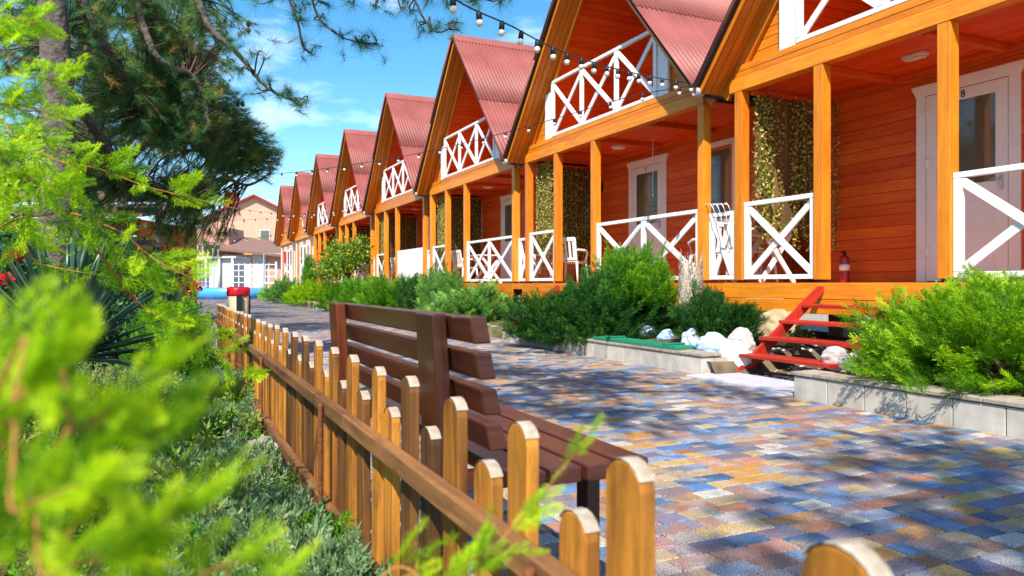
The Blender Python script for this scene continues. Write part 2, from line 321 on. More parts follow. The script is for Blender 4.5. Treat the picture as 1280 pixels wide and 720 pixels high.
# foliage elements ---------------------------------------------------
def spikes(P, D, Ln, Wd, rv, rnds=None):
    """flat diamond spikes"""
    k = len(P); D = nrm(D); side = nrm(np.cross(D, rv)); 
    V = np.stack([P, P + D * (Ln * .45)[:, None] + side * Wd[:, None], P + D * Ln[:, None], P + D * (Ln * .45)[:, None] - side * Wd[:, None]], 1).reshape(-1, 3)
    b = np.arange(k)[:, None] * 4
    F = np.concatenate([b + np.array([[0, 1, 2]]), b + np.array([[0, 2, 3]])])
    return V, F
def spray(seed, n=12, w=.012, sub=3, flatn=.25, arch=.0, ang=42):
    """feathery juniper spray along +x, unit length"""
    g = np.random.default_rng(seed); P = []; D = []; Ln = []; T = []
    def sp(t): return np.array([t, 0, arch * math.sin(t * 2.2)])
    for i in range(n):
        t = .08 + .9 * i / n; l = (.36 * (1 - t) ** .8 + .09) * g.uniform(.8, 1.2)
        for sd in (-1, 1):
            a = R(ang + g.uniform(-9, 9)); d = np.array([math.cos(a), sd * math.sin(a), g.normal(0, flatn)]); d /= np.linalg.norm(d)
            p = sp(t); P.append(p); D.append(d); Ln.append(l); T.append(t)
            for j in range(sub):
                q = p + d * l * (.25 + .6 * j / sub)
                for s2 in (-1, 1):
                    a2 = a * sd + s2 * R(g.uniform(28, 46)); d2 = np.array([math.cos(a2), math.sin(a2), g.normal(0, flatn * 1.3)])
                    P.append(q); D.append(d2 / np.linalg.norm(d2)); Ln.append(l * (.42 - .1 * j / sub) * g.uniform(.7, 1.2)); T.append(t + .15)
    for i in range(4):
        P.append(sp(i / 4)); D.append(sp((i + 1.4) / 4) - sp(i / 4)); Ln.append(.33); T.append(.2)
    P = np.array(P); D = np.array(D); Ln = np.array(Ln); k = len(P)
    V, F = spikes(P, D, Ln, np.full(k, w) * g.uniform(.8, 1.3, k), np.tile([0, 0, 1.0], (k, 1)) + g.normal(0, .5, (k, 3)))
    return V, F, np.repeat(np.array(T) * .35 - .1, 4)
SPRAY = [spray(i, 9, .017, 2) for i in range(4)]
SPRAYF = [spray(20 + i, 16, .0095, 3, .3) for i in range(4)]
SPRAYN = [spray(60 + i, 18, .0075, 2, .22, 0, 30) for i in range(3)]
SPRAYB = [spray(40 + i, 7, .026, 1, .35) for i in range(3)]
def tuft(seed, n=46, w=.010, cone=1.15):
    g = np.random.default_rng(seed); th = g.uniform(0, 2 * math.pi, n); ph = np.abs(g.normal(0, .55, n)) * cone + .15; x0 = g.uniform(-.5, .15, n)
    D = np.stack([np.cos(ph), np.sin(ph) * np.cos(th), np.sin(ph) * np.sin(th)], 1); P = np.stack([x0, x0 * 0, x0 * 0], 1)
    Ln = g.uniform(.75, 1.1, n); side = nrm(np.cross(D, g.normal(0, 1, (n, 3)))) * w
    V = np.stack([P - side, P + side, P + D * Ln[:, None]], 1).reshape(-1, 3); F = np.arange(3 * n).reshape(-1, 3)
    return V, F, np.repeat(g.uniform(-.12, .12, n), 3)
TUFT = [tuft(i, 46, .010) for i in range(4)]
TUFTB = [tuft(30 + i, 60, .0075, 1.9) for i in range(3)]
TUFTC = [tuft(10 + i, 26, .022) for i in range(3)]
def leaf_elem():
    V = np.array([[0, 0, 0], [.45, .28, .06], [1, 0, 0], [.45, -.28, .06]]); F = np.array([[0, 1, 2], [0, 2, 3]]); return V, F, np.zeros(4)
LEAF = leaf_elem()
def lump(D, seed, amp=.22):
    g = np.random.default_rng(seed); r = np.ones(len(D))
    for i in range(7):
        a = g.normal(0, 1, 3) * (2 + i * .6); r += amp / (1 + i * .25) * np.cos(D @ a + g.uniform(0, 6))* .6
    return r
def juniper(name, loc, size, n, mat, label, seed, elems=SPRAY, length=.34, group=None, low=-.25, up=.35, cat='shrub', stemrad=.03):
    g = np.random.default_rng(seed); root = empty(name, loc, label, cat, group); sx, sy, sz = size
    so = Soup(); k = n
    D = nrm(g.normal(0, 1, (k, 3)) * [1, 1, .8]); D[:, 2] = np.where(D[:, 2] < low, -D[:, 2], D[:, 2]); D = nrm(D)
    rad = g.uniform(.25, 1, k) ** .45 * lump(D, seed)
    Pn = D * rad[:, None] * [sx, sy, sz]; Pn[:, 2] = np.maximum(Pn[:, 2], -.02) + sz * .12
    dirs = nrm(nrm(Pn) + [0, 0, up] + g.normal(0, .28, (k, 3)))
    M = frames(dirs, g.uniform(-.9, .9, k)) * (length * g.uniform(.65, 1.25, k))[:, None, None]
    T = Pn - dirs * length * .5
    rn = g.uniform(.05, .65, k)
    e = g.integers(0, len(elems), k)
    for i, el in enumerate(elems):
        q = e == i
        if q.any(): so.add(el, M[q], T[q], rn[q])
    so.build('foliage', mat, root)
    mb = MB()
    for i in range(9):
        t = g.choice(k); e_ = T[t] * .9; mb.tube([(0, 0, -.05), tuple(e_ * .5 + [0, 0, -.05 * sz]), tuple(e_)], [stemrad, stemrad * .6, .006], 6)
    mb.build('stem', TWIG, root)
    return root
def dup_at(root, loc, rz, scale, label):
    c = copy_tree(root); c.location = loc; c.rotation_euler = (0, 0, rz); c.scale = scale; c['label'] = label
    return c
# ------------------------------------------------------------------ ground, path, kerbs
mb = MB(); mb.quad([(-400, -400, -.12), (400, -400, -.12), (400, 400, -.12), (-400, 400, -.12)]); tag(mb.build('ground', DRY), kind='structure')
# path bedding (joint sand) and the individual pavers
mb = MB(); mb.quad([(.42, -6, -.012), (6.3, -6, -.012), (6.3, 62, -.012), (.42, 62, -.012)]); tag(mb.build('path_joint_sand', flat('joint_sand', (.10, .085, .075), .95)), kind='structure')
def path():
    mb = MB(); y = -3.0
    while y < 58:
        dy = .106; x = .44 - random.random() * .12
        far = y > 16
        while x < 5.25:
            L_ = random.choice([.105, .14, .175, .175, .215]) * (1.6 if far else 1)
            x1 = min(x + L_, 5.27); g_ = .003; r = random.random(); h = random.uniform(-.0015, .0015); c = .006
            X0, X1, Y0, Y1 = max(x, .42) + g_, x1 - g_, y + g_, y + dy - g_
            if X1 - X0 > .03:
                tx = random.uniform(-.0012, .0012)
                a = [(X0, Y0, h - .008), (X1, Y0, h - .008), (X1, Y1, h - .008), (X0, Y1, h - .008)]
                b = [(X0 + c, Y0 + c, h + tx), (X1 - c, Y0 + c, h - tx), (X1 - c, Y1 - c, h - tx), (X0 + c, Y1 - c, h + tx)]
                i = len(mb.v)
                if far:
                    mb.v += b; mb.f.append((i, i + 1, i + 2, i + 3)); mb.uv += [(0, 0)] * 4; mb.r.append(r); mb.sm.append(False)
                else:
                    mb.v += a + b; fs = [(i + 4, i + 5, i + 6, i + 7)] + [(i + k, i + (k + 1) % 4, i + 4 + (k + 1) % 4, i + 4 + k) for k in range(4)]
                    mb.f += fs; mb.uv += [(0, 0)] * 20; mb.r += [r] * 5; mb.sm += [False] * 5
            x = x1
            if x1 >= 5.27: break
        y += dy
    return tag(mb.build('path', PAVE), kind='structure')
path()
def heightsheet(name, x0, x1, y0, y1, nx, ny, fn, mat):
    xs = np.linspace(x0, x1, nx); ys = np.linspace(y0, y1, ny); X, Y = np.meshgrid(xs, ys); Z = fn(X, Y)
    V = np.stack([X, Y, Z], 2).reshape(-1, 3); i = np.arange(nx - 1)[None] + np.arange(ny - 1)[:, None] * nx; i = i.ravel()
    F = np.concatenate([np.stack([i, i + 1, i + nx + 1], 1), np.stack([i, i + nx + 1, i + nx], 1)])
    return tag(np_obj(name, V, F, rg.uniform(0, 1, len(V)), mat), kind='structure')
def garden_z(X, Y):
    base = .17 + .10 * np.clip((.35 - X) / 1.2, 0, 1) + .05 * np.sin(X * 2.1 + 1) * np.sin(Y * 1.3) + .02 * np.sin(X * 7) * np.cos(Y * 6.1)
    return np.where(X > .41, .02, base)
heightsheet('garden_soil', -14, .44, -6, 52, 150, 400, garden_z, SOIL)
def bed_z(X, Y):
    z = .15 + .03 * np.sin(X * 5) * np.sin(Y * 3.7) + .09 * np.clip((X - 5.4) / 1.2, 0, 1)
    ph = np.mod(Y - 4.62, 6.144); gap = (ph < 1.46)
    return np.where(gap, -.03 + .15 * np.clip((X - 5.35) / 1.4, 0, 1), z)
heightsheet('planting_bed', 5.1, 9.0, -4, 52, 40, 500, bed_z, SOIL)

C0 = 2.056; PER = 6.144; XP = 6.75
def kerb(y0, y1, xf, label, endx=.36):
    root = empty('planter_kerb', (xf, y0, 0), label, 'kerb', 'concrete block kerbs along the cabin beds')
    mb = MB(); n = max(1, round((y1 - y0) / .355)); st = (y1 - y0) / n
    for i in range(n): mb.box(0, .16, i * st + .004, (i + 1) * st - .004, -.05, .185 + random.uniform(-.004, .004))
    for s in (0, 1):
        yy = 0 if s == 0 else y1 - y0
        a, b = (yy - .0, yy + .13) if s == 0 else (yy - .13, yy)
        mb.box(.168, endx, a + .003, b - .003, -.05, .183)
    mb.build('block_face', CONC, root, .004)
    mb = MB(); y = -.015
    while y < y1 - y0:
        l = min(random.uniform(.45, .8), y1 - y0 + .015 - y)
        mb.box(-.014, .24 + random.uniform(-.02, .03), y + .003, y + l - .003, .19, .222); y += l
    mb.build('coping', CONCTOP, root, .006)
kerb(-1.6, 4.62, 4.74, 'pale block kerb with stone coping right of the red steps, under the spreading juniper')
ys = [(6.16, 11.25), (12.35, 17.35), (18.5, 23.5), (24.6, 29.6), (30.8, 35.8), (36.9, 41.9), (43.0, 48.0)]
kl = ['block kerb left of the red steps with a green board lying on it', 'second stretch of block kerb beyond the dark juniper', 'block kerb past the second flight of steps, below the light green juniper',
      'distant block kerb below the row of mid green junipers', 'distant block kerb with a small green lid, fifth along the path', 'far block kerb beside the low lime shrub', 'farthest block kerb near the path end']
for i, (a, b) in enumerate(ys): kerb(a, b, 5.04 + .04 * min(i, 4), kl[i])
mb = MB(); mb.box(4.80, 5.42, 4.66, 6.12, -.03, .022); tag(mb.build('step_apron', APRON, None, .008), kind='structure')

# ------------------------------------------------------------------ cabins
PK, EV, HW, YC = 7.03, 3.55, 3.05, 2.75
SL = (PK - EV) / HW; FZ = .965
def roofz(y): return PK - SL * abs(y - YC)
LN = math.hypot(1, SL)
def rail_panel(mb, y0, y1, z0, z1, nx, x=0.0):
    """white braced railing between two posts"""
    t = .035; w = .085
    mb.box(x - .03, x + .03, y0, y1, z1 - .055, z1); mb.box(x - .026, x + .026, y0, y1, z0, z0 + .055)
    st = (y1 - y0) / nx; zi, zj = z0 + .057, z1 - .057
    for i in range(nx + 1):
        c = y0 + i * st; a = c - w / 2; b = c + w / 2
        if i == 0: a, b = y0, y0 + w
        if i == nx: a, b = y1 - w, y1
        mb.box(x - .028, x + .02, a, b, zi, zj)
    for i in range(nx):
        a = y0 + i * st + (w if i == 0 else w / 2); b = y0 + (i + 1) * st - (w if i == nx - 1 else w / 2)
        dz = .05
        mb.board((x - .012, a - .02, zi + dz - .03), (x - .012, b + .02, zj - dz + .03), w, .022, (1, 0, 0))
        mb.board((x + .013, a - .02, zj - dz + .03), (x + .013, b + .02, zi + dz - .03), w, .022, (1, 0, 0))
def corr(mb_y, side):
    """corrugated slope as np arrays; side -1 near (low y), +1 far"""
    nxs = 78 * 7 + 1; xs = np.linspace(-.46, 6.56, nxs); wave = .016 * np.cos((xs + .46) / .09 * 2 * math.pi)
    V = []; F = []; n0 = 0
    for (s0, s1, off) in ((.0, .56, 0.012), (.53, 1.02, 0.0)):
        ss = np.linspace(s0, s1, 3); rows = []
        for q in ss:
            y = YC + side * HW * q; z = PK - SL * HW * q
            nrmv = np.array([0, side * SL / LN, 1 / LN]); P = np.stack([xs, np.full(nxs, y), np.full(nxs, z)], 1) + (wave + off + .02)[:, None] * nrmv
            if q == s0 and s0 > 0: P = P
            rows.append(P)
        V.append(np.concatenate(rows)); i = np.arange(nxs - 1)
        for r in range(2):
            a = n0 + r * nxs + i; b = a + nxs; F.append(np.stack([a, b, b + 1], 1) if side > 0 else np.stack([a, b + 1, b], 1)); F.append(np.stack([a, b + 1, a + 1], 1) if side > 0 else np.stack([a, a + 1, b + 1], 1))
        n0 += 3 * nxs
    return np.concatenate(V), np.concatenate(F)
def gable_planks(mb, x0, x1, z0, z1, cut=None, ph=.125, lo=None, hi=None):
    """horizontal planks clipped to the roof slope; cut = half width of the opening in the middle"""
    z = z0
    while z < z1 - .01:
        zb = min(z + ph - .008, z1)
        for sd in (-1, 1):
            inner = cut if cut else 0
            wb = (PK - .10 - z) / SL; wt = (PK - .10 - zb) / SL
            wb = min(wb, 2.80); wt = min(wt, 2.80)
            if wt <= inner + .01 : 
                if wb <= inner + .01: continue
                wt = inner + .012
            y = lambda w: YC + sd * w
            if sd > 0: P = [(x0, y(inner), z), (x1, y(inner), z), (x1, y(wb), z), (x0, y(wb), z), (x0, y(inner), zb), (x1, y(inner), zb), (x1, y(wt), zb), (x0, y(wt), zb)]
            else: P = [(x0, y(wb), z), (x1, y(wb), z), (x1, y(inner), z), (x0, y(inner), z), (x0, y(wt), zb), (x1, y(wt), zb), (x1, y(inner), zb), (x0, y(inner), zb)]
            mb.hexa(P)
        z += ph
def door_obj(root, x, y0, y1, z0, z1, number=None, glassfrac=.50, mat=None):
    mat = mat or DOORW
    mb = MB(); c = .12
    mb.box(x - .03, x, y0 - c, y0, z0, z1); mb.box(x - .03, x, y1, y1 + c, z0, z1)
    mb.hexa([(x - .035, y0 - c, z1), (x, y0 - c, z1), (x, y1 + c, z1), (x - .035, y1 + c, z1), (x - .045, y0 - c - .06, z1 + .13), (x, y0 - c - .06, z1 + .13), (x, y1 + c + .06, z1 + .13), (x - .045, y1 + c + .06, z1 + .13)])
    fr = mb.build('door_casing', mat, root, .003)
    d = MB(); xx = x - .028; q = .14
    d.box(xx, x - .004, y0 + .008, y0 + q, z0 + .01, z1 - .008); d.box(xx, x - .004, y1 - q, y1 - .008, z0 + .01, z1 - .008)
    zg = z0 + (z1 - z0) * (1 - glassfrac)
    d.box(xx, x - .004, y0 + q, y1 - q, z1 - q, z1 - .008); d.box(xx, x - .004, y0 + q, y1 - q, zg - .12, zg); d.box(xx, x - .004, y0 + q, y1 - q, z0 + .01, z0 + .16)
    d.box(xx + .01, x - .004, y0 + q, y1 - q, z0 + .16, zg - .12)
    dd = d.build('door', mat, root, .003)
    g = MB(); g.box(xx + .010, x - .005, y0 + q, y1 - q, zg, z1 - q); g.build('glass_pane', GLASS, dd)
    h = MB(); h.box(xx - .022, xx - .001, y0 + .05, y0 + .085, z0 + 1.0, z0 + 1.2); h.tube([(xx - .02, y0 + .067, z0 + 1.12), (xx - .05, y0 + .067, z0 + 1.12), (xx - .05, y0 + .17, z0 + 1.12)], .009, 8)
    h.build('handle', GREYM, dd)
    for zz in (.3, 1.35, 1.95):
        g = MB(); g.tube([(xx - .014, y1 - .03, z0 + zz), (xx - .014, y1 - .03, z0 + zz + .11)], .012, 8); g.box(xx - .01, xx - .001, y1 - .09, y1 + .05, z0 + zz + .01, z0 + zz + .10); g.build('hinge', mat, dd, .002)
    if number:
        cu = bpy.data.curves.new('house_number', 'FONT'); cu.body = number; cu.size = .115; cu.extrude = .002; cu.align_x = 'CENTER'
        t = bpy.data.objects.new('number_source', cu); COL.objects.link(t); bpy.context.view_layer.update()
        me = bpy.data.meshes.new_from_object(t); bpy.data.objects.remove(t); me.materials.clear(); me.materials.append(BLACKP)
        o = bpy.data.objects.new('house_number', me); COL.objects.link(o); o.parent = dd
        o.location = (xx - .004, (y0 + y1) / 2 + .02, z1 - .115); o.rotation_euler = (R(90), 0, R(-90))
    return dd
def window_obj(root, x, y0, y1, z0, z1, frame_mat, cas_mat):
    mb = MB(); c = .09
    mb.box(x - .03, x, y0 - c, y0, z0 - c, z1 + c); mb.box(x - .03, x, y1, y1 + c, z0 - c, z1 + c); mb.box(x - .032, x, y0, y1, z1, z1 + c); mb.box(x - .05, x, y0, y1, z0 - c, z0)
    w = mb.build('window', cas_mat, root, .003)
    f = MB(); q = .055; f.box(x - .022, x - .002, y0, y0 + q, z0, z1); f.box(x - .022, x - .002, y1 - q, y1, z0, z1); f.box(x - .022, x - .002, y0 + q, y1 - q, z0, z0 + q); f.box(x - .022, x - .002, y0 + q, y1 - q, z1 - q, z1)
    f.build('frame', frame_mat, w, .002)
    g = MB(); g.box(x - .014, x - .004, y0 + q, y1 - q, z0 + q, z1 - q); g.build('pane', GLASS, w)
def make_cabin(kind, label, posts=(0, 2.88, 4.25, 5.5), number=None, xwin=True, solid_rail=False):
    root = empty('timber_cabin', (XP, 0, 0), label, 'cabin', 'row of orange timber cabins')
    for sd, nm in ((-1, 'roof_slope'), (1, 'roof_slope')):
        V, F = corr(None, sd); o = np_obj(nm, V, F, rg.uniform(.3, .7, len(V)), ROOF, root)
        o.modifiers.new('solid', 'SOLIDIFY').thickness = -.006; o.data.polygons.foreach_set('use_smooth', np.ones(len(o.data.polygons), bool))
    # ridge cap
    mb = MB(); n = 14
    for i in range(7):
        x0 = -.42 + i * 1.0; x1 = x0 + 1.05
        for sd in (-1, 1):
            y1 = YC + sd * .17; z1 = PK + .052 - SL * .17
            P = [(x0, YC, PK + .062 + .004 * (i % 2)), (x1, YC, PK + .062 + .004 * (i % 2)), (x1, y1, z1), (x0, y1, z1)]
            if sd > 0: P = P[::-1]
            mb.quad(P, [(0, 0), (1, 0), (1, .2), (0, .2)], .8)
    rc = mb.build('ridge_cap', ROOF, root); rc.modifiers.new('solid', 'SOLIDIFY').thickness = .006
    # added dark strip for shade under the sheets, fascia and soffit along both rakes
    dk = MB(); fa = MB(); sf = MB(); rf = MB()
    for sd in (-1, 1):
        nv = Vector((0, sd * SL / LN, 1 / LN))
        top = Vector((0, YC, PK)); bot = Vector((0, YC + sd * (HW + .02), PK - SL * (HW + .02)))
        dk.board(top + Vector((-.385, 0, 0)) - nv * .002, bot + Vector((-.385, 0, 0)) - nv * .002, .04, .03, (1, 0, 0)) if False else dk.board(top + Vector((-.415, 0, 0)) - nv * .012, bot + Vector((-.415, 0, 0)) - nv * .012, .06, .014, nv)
        fa.board(top + Vector((-.37, 0, 0)) - nv * .056, bot + Vector((-.37, 0, 0)) - nv * .056, .075, .026, (1, 0, 0))
        for k in range(3):
            x = -.296 + k * .118
            sf.board(top + Vector((x, 0, 0)) - nv * .085, bot + Vector((x, 0, 0)) - nv * .085, .108, .02, nv)
        rf.board(top + Vector((.0, 0, 0)) - nv * .15, bot + Vector((.0, 0, 0)) - nv * .15, .15, .05, (1, 0, 0))
    dk.build('underside_shade', DARKM, root); fa.build('rake_board', ORANGE, root, .003); sf.build('soffit', SOFFIT, root, .003); rf.build('rafter', SOFFIT, root, .003)
    # gable wall
    mb = MB()
    if kind == 'open':
        gable_planks(mb, .034, .06, 3.62, 3.79, None, .085)
        gable_planks(mb, .034, .06, 3.79, 5.0, 1.72, .12)
        mb.build('gable_wall', ORANGE, root)
        mb = MB(); gable_planks(mb, 1.75, 1.78, 3.8, PK - .15, None, .125); mb.build('balcony_wall', REDLIN, root)
        mb = MB()
        for sd in (-1, 1):
            nv = Vector((0, sd * SL / LN, 1 / LN)); q = .16
            while q < 3.0:
                c = Vector((0, YC + sd * q, roofz(YC + sd * q))) - nv * .085
                mb.board(c + Vector((.06, 0, 0)), c + Vector((1.75, 0, 0)), .118 / 1, .016, nv); q += .124 / LN * 1.0
        mb.build('attic_lining', REDLIN, root)
        mb = MB(); mb.box(.07, 1.75, .12, 5.38, 3.68, 3.785); mb.build('balcony_floor', ORANGE, root)
        mb = MB(); rail_panel(mb, YC - 1.70, YC + 1.70, 3.785, 4.86, 3, -.02)
        for sd in (-1, 1):
            a, b = sorted((YC + sd * 1.72, YC + sd * 1.97)); mb.box(-.035, .015, a, b, 3.66, 4.60 if sd < 0 else 4.66)
        mb.build('balcony_railing', WHITE, root, .004)
    else:
        gable_planks(mb, .034, .06, 3.62, PK - .2, None, .135); mb.build('gable_wall', ORANGE, root)
        window_obj(root, .03, YC - .45, YC + .45, 4.2, 5.1, DOORW, DOORW)
    # front beam + band
    mb = MB(); mb.box(-.07, .07, -.06, 5.56, 3.44, 3.612); mb.box(-.055, .03, .02, 5.48, 3.618, 3.688); mb.box(-.052, .03, .04, 5.46, 3.695, 3.775)
    mb.build('beam', ORANGE, root, .005)
    # porch structure
    if kind == 'open':
        mb = MB(); 
        for k in range(11): mb.box(.075 + k * .125, .075 + k * .125 + .12, .02, 5.48, 3.50, 3.52)
        mb.build('porch_ceiling', REDLIN, root)
        mb = MB(); mb.box(1.36, 1.44, .04, 5.46, 3.44, 3.497)
        for y in (1.4, 2.88, 4.25): mb.box(.08, 1.35, y - .04, y + .04, 3.42, 3.497)
        mb.build('ceiling_trim', REDW, root, .003)
        for i, y in enumerate(posts):
            mb = MB(); w = .066; mb.box(-w, w, y - w, y + w, FZ + .035, 3.438); p = mb.build('post', ORANGE, root, .006)
            mb = MB(); mb.box(-.04, .04, y - .04, y + .04, FZ + .001, FZ + .034); mb.build('post_foot', DARKM, p)
        mb = MB(); rail_panel(mb, posts[0] + .07, posts[1] - .07, FZ + .045, 2.0, 2)
        if not solid_rail: mb.build('porch_railing', WHITE, root, .004)
        else:
            mb = MB(); k = 0; y = posts[0] + .08
            while y < posts[1] - .15: mb.box(-.02, .02, y, y + .16, FZ + .04, 2.02); y += .175
            mb.box(.02, .05, posts[0] + .07, posts[1] - .07, 1.2, 1.27); mb.box(.02, .05, posts[0] + .07, posts[1] - .07, 1.8, 1.87)
            mb.build('porch_railing', WHITE, root, .004)
        mb = MB(); rail_panel(mb, posts[2] + .07, posts[3] - .07, FZ + .045, 2.0, 1); mb.build('porch_railing', WHITE, root, .004)
        mb = MB(); rail_panel(mb, 5.57, 6.07, FZ + .045, 1.92, 1, .05); mb.build('porch_railing', WHITE, root, .004)
        xb = 1.45
        mb = MB(); z = FZ
        while z < 3.5:
            y = 0.0
            for ln in (random.uniform(1.6, 2.4), 9):
                y1 = min(5.5, y + ln); mb.box(xb, xb + .03, y + .001, y1 - .001, z, min(z + .138, 3.5)); y = y1
            z += .143
        mb.build('back_wall', REDW, root, .003)
        door_obj(root, xb - .002, 2.90, 3.86, FZ + .01, FZ + 2.22, number)
        if xwin: window_obj(root, xb - .002, 1.05, 1.75, 2.02, 3.20, REDW, DOORW)
        for y in (() if number == '8' else (3.3,)):
            mb = MB(); mb.lathe([(.03, .0), (.13, .0), (.145, -.03), (.12, -.06), (.04, -.075)][::-1], (.75, y, 3.494), 18); mb.build('ceiling_light', DOORW, root)
    else:
        xb = .06; mb = MB(); z = .55
        while z < 3.44: mb.box(.03, .06, 0, 5.5, z, min(z + .138, 3.435)); z += .143
        mb.build('front_wall', ORANGE, root)
        mb = MB()
        for y in (0, 5.5): mb = MB(); mb.box(-.02, .028, y - .07, y + .07, .5, 3.435); mb.build('corner_board', DOORW, root)
        door_obj(root, .028, 3.2, 4.1, FZ + .01, FZ + 2.2); door_obj(root, .028, 1.0, 1.9, FZ + .01, FZ + 2.2)
        window_obj(root, .028, 2.15, 2.95, 1.7, 3.0, DOORW, DOORW)
    # floor, fascia, side walls, piers
    mb = MB()
    for k in range(12): mb.box(-.075 + k * .128, -.075 + k * .128 + .122, -.04, 6.1, FZ - .03, FZ)
    mb.build('porch_floor', SOFFIT, root)
    mb = MB(); mb.box(-.105, -.08, -.06, 5.62, .61, .772); mb.box(-.105, -.08, -.06, 5.62, .778, FZ - .003); mb.box(-.10, -.08, 5.63, 6.08, .84, FZ - .02); mb.build('floor_fascia', ORANGE, root, .004)
    mb = MB(); z = .62
    while z < 3.5:
        for y in (-.0, 5.47): mb.box(xb + .035, 6.4, y, y + .03, z, z + .138)
        mb.box(6.4, 6.43, 0, 5.5, z, z + .138)
        z += .143
    mb.build('side_wall', REDW, root)
    mb = MB(); 
    for y in (.1, 2.7, 5.2):
        for x in (.12, 1.6, 4): mb = MB(); mb.box(x, x + .25, y, y + .25, -.05, .64); mb.build('pier', CONC, root)
    # valley gutter
    mb = MB(); yv = YC + HW + .02; mb.tube([(-.30, yv, 3.50), (6.5, yv, 3.48)], .062, 12); g = mb.build('gutter', DARKM, root)
    mb = MB(); mb.tube([(-.43, yv, 3.505), (-.305, yv, 3.502)], [.06, .068], 12); mb.build('gutter_outlet', GREYM, g)
    return root
CL = ['nearest orange cabin cut by the right edge, with number 8 on its white door', 'second orange cabin from the right, with a hanging white cord and two braced panels', 'third orange cabin from the right, tall gable against the sky behind the dark juniper',
      'fourth orange cabin from the right, its porch fenced with upright white boards', 'fifth orange cabin from the right, small braced balcony above leafy shrubs', 'sixth orange cabin from the right, last one with an open balcony',
      'seventh orange cabin from the right, closed front with white doors and a columnar shrub', 'farthest orange cabin, left end of the row, red box on its closed front']
c1 = make_cabin('open', CL[0], (0, 2.6, 4.1, 5.4), '8', False); c1.location.y = C0
c2 = make_cabin('open', CL[1], number='7'); c2.location.y = C0 + PER
c3 = make_cabin('open', CL[2]); c3.location.y = C0 + 2 * PER
for k in (4, 5):
    c = copy_tree(c3); c.location.y = C0 + k * PER; c['label'] = CL[k]
c4 = make_cabin('open', CL[3], solid_rail=True); c4.location.y = C0 + 3 * PER
c7 = make_cabin('closed', CL[6]); c7.location.y = C0 + 6 * PER
c = copy_tree(c7); c.location.y = C0 + 7 * PER; c['label'] = CL[7]

# red steps, one flight per open cabin
def make_steps():
    root = empty('wooden_steps', (5.38, 0, 0), 'red painted open steps to the nearest porch, between the two kerbs', 'steps', 'red porch steps')
    for y in (0.0, -.92):
        mb = MB(); th = .035; y0, y1 = y - th / 2, y + th / 2
        P = [(-.02, .02), (.20, .02), (1.27, .86), (1.27, .925), (1.19, .925)] if y == 0 else [(.10, .02), (.34, .02), (1.27, .70), (1.27, .80), (1.20, .80)]
        n = len(P)
        a = [(x, y0, z) for x, z in P]; b = [(x, y1, z) for x, z in P]
        L_ = [(p[0] * .8 + p[1] * .6, p[1] * .8 - p[0] * .6) for p in P]
        mb.quad(a, L_, .5); mb.quad(b[::-1], L_[::-1], .5)
        for i in range(n): j = (i + 1) % n; mb.quad([a[j], a[i], b[i], b[j]], [(0, 0), (.3, 0), (.3, .03), (0, .03)], .4)
        mb.build('stringer', STEPRED, root, .003)
    for (x, z) in ((.16, .20), (.46, .37), (.74, .54), (1.02, .71)):
        mb = MB(); mb.box(x - .10, x + .17, -1.16, .035, z - .018, z + .018); mb.build('tread', STEPRED, root, .005)
    return root
st = make_steps(); st.location.y = 6.05
for k, lb in ((1, 'red steps to the second porch, mostly behind the dark juniper'), (2, 'red steps to the third porch, seen as a sliver behind light green juniper'), (3, 'red steps to the porch with white boards, hidden low behind shrubs')):
    c = copy_tree(st); c.location.y = 6.05 + PER * k; c['label'] = lb

# ivy garland screens hanging at each side wall of the porch
def make_garland():
    root = empty('ivy_garland_screen', (XP, 0, 0), 'ivy garland screen hanging in the nearest porch, lit golden in the sun', 'garland screen', 'hanging ivy garland screens')
    mb = MB(); x = .12
    while x < 1.40: mb.box(x, x + .045, -.004, .004, 1.62, 3.40); x += .05
    mb.build('reed_mat', NET, root)
    so = Soup(); g = np.random.default_rng(5); P = []; cb = MB()
    for i in range(38):
        x = g.uniform(.1, 1.42); yo = g.choice([-1, 1]) * g.uniform(.02, .07); zb = g.uniform(1.35, 1.75); z = 3.40
        cb.tube([(x, yo, 3.4), (x + g.normal(0, .02), yo, 2.4), (x, yo, zb)], .003, 4)
        while z > zb: P.append((x + g.normal(0, .018), yo + g.normal(0, .018), z)); z -= g.uniform(.010, .022)
    P = np.array(P); D = nrm(g.normal(0, 1, (len(P), 3)) + [0, 0, -.6]); so.add(LEAF, frames(D, g.uniform(0, 6, len(P))) * g.uniform(.034, .062, len(P))[:, None, None], P, g.uniform(0, 1, len(P)))
    so.build('garland_leaves', IVY, root); cb.build('garland_string', TWIG, root)
    mb = MB(); mb.box(.06, 1.44, -.03, .03, 3.385, 3.437); mb.build('hanging_rod', REDW, root)
    return root
g1 = make_garland(); g1.location = (XP, C0 + 5.28, 0)
GL = ['ivy garland screen in the second porch, bright green between two orange posts', 'ivy garland screen in the third porch, behind the braced rail', 'ivy garland screen in the fourth porch, above the white boards', 'ivy garland screen in the fifth porch, small and dark']
for k in range(1, 5):
    c = copy_tree(g1); c.location = (XP, C0 + PER * k + 5.38, 0); c['label'] = GL[k - 1]
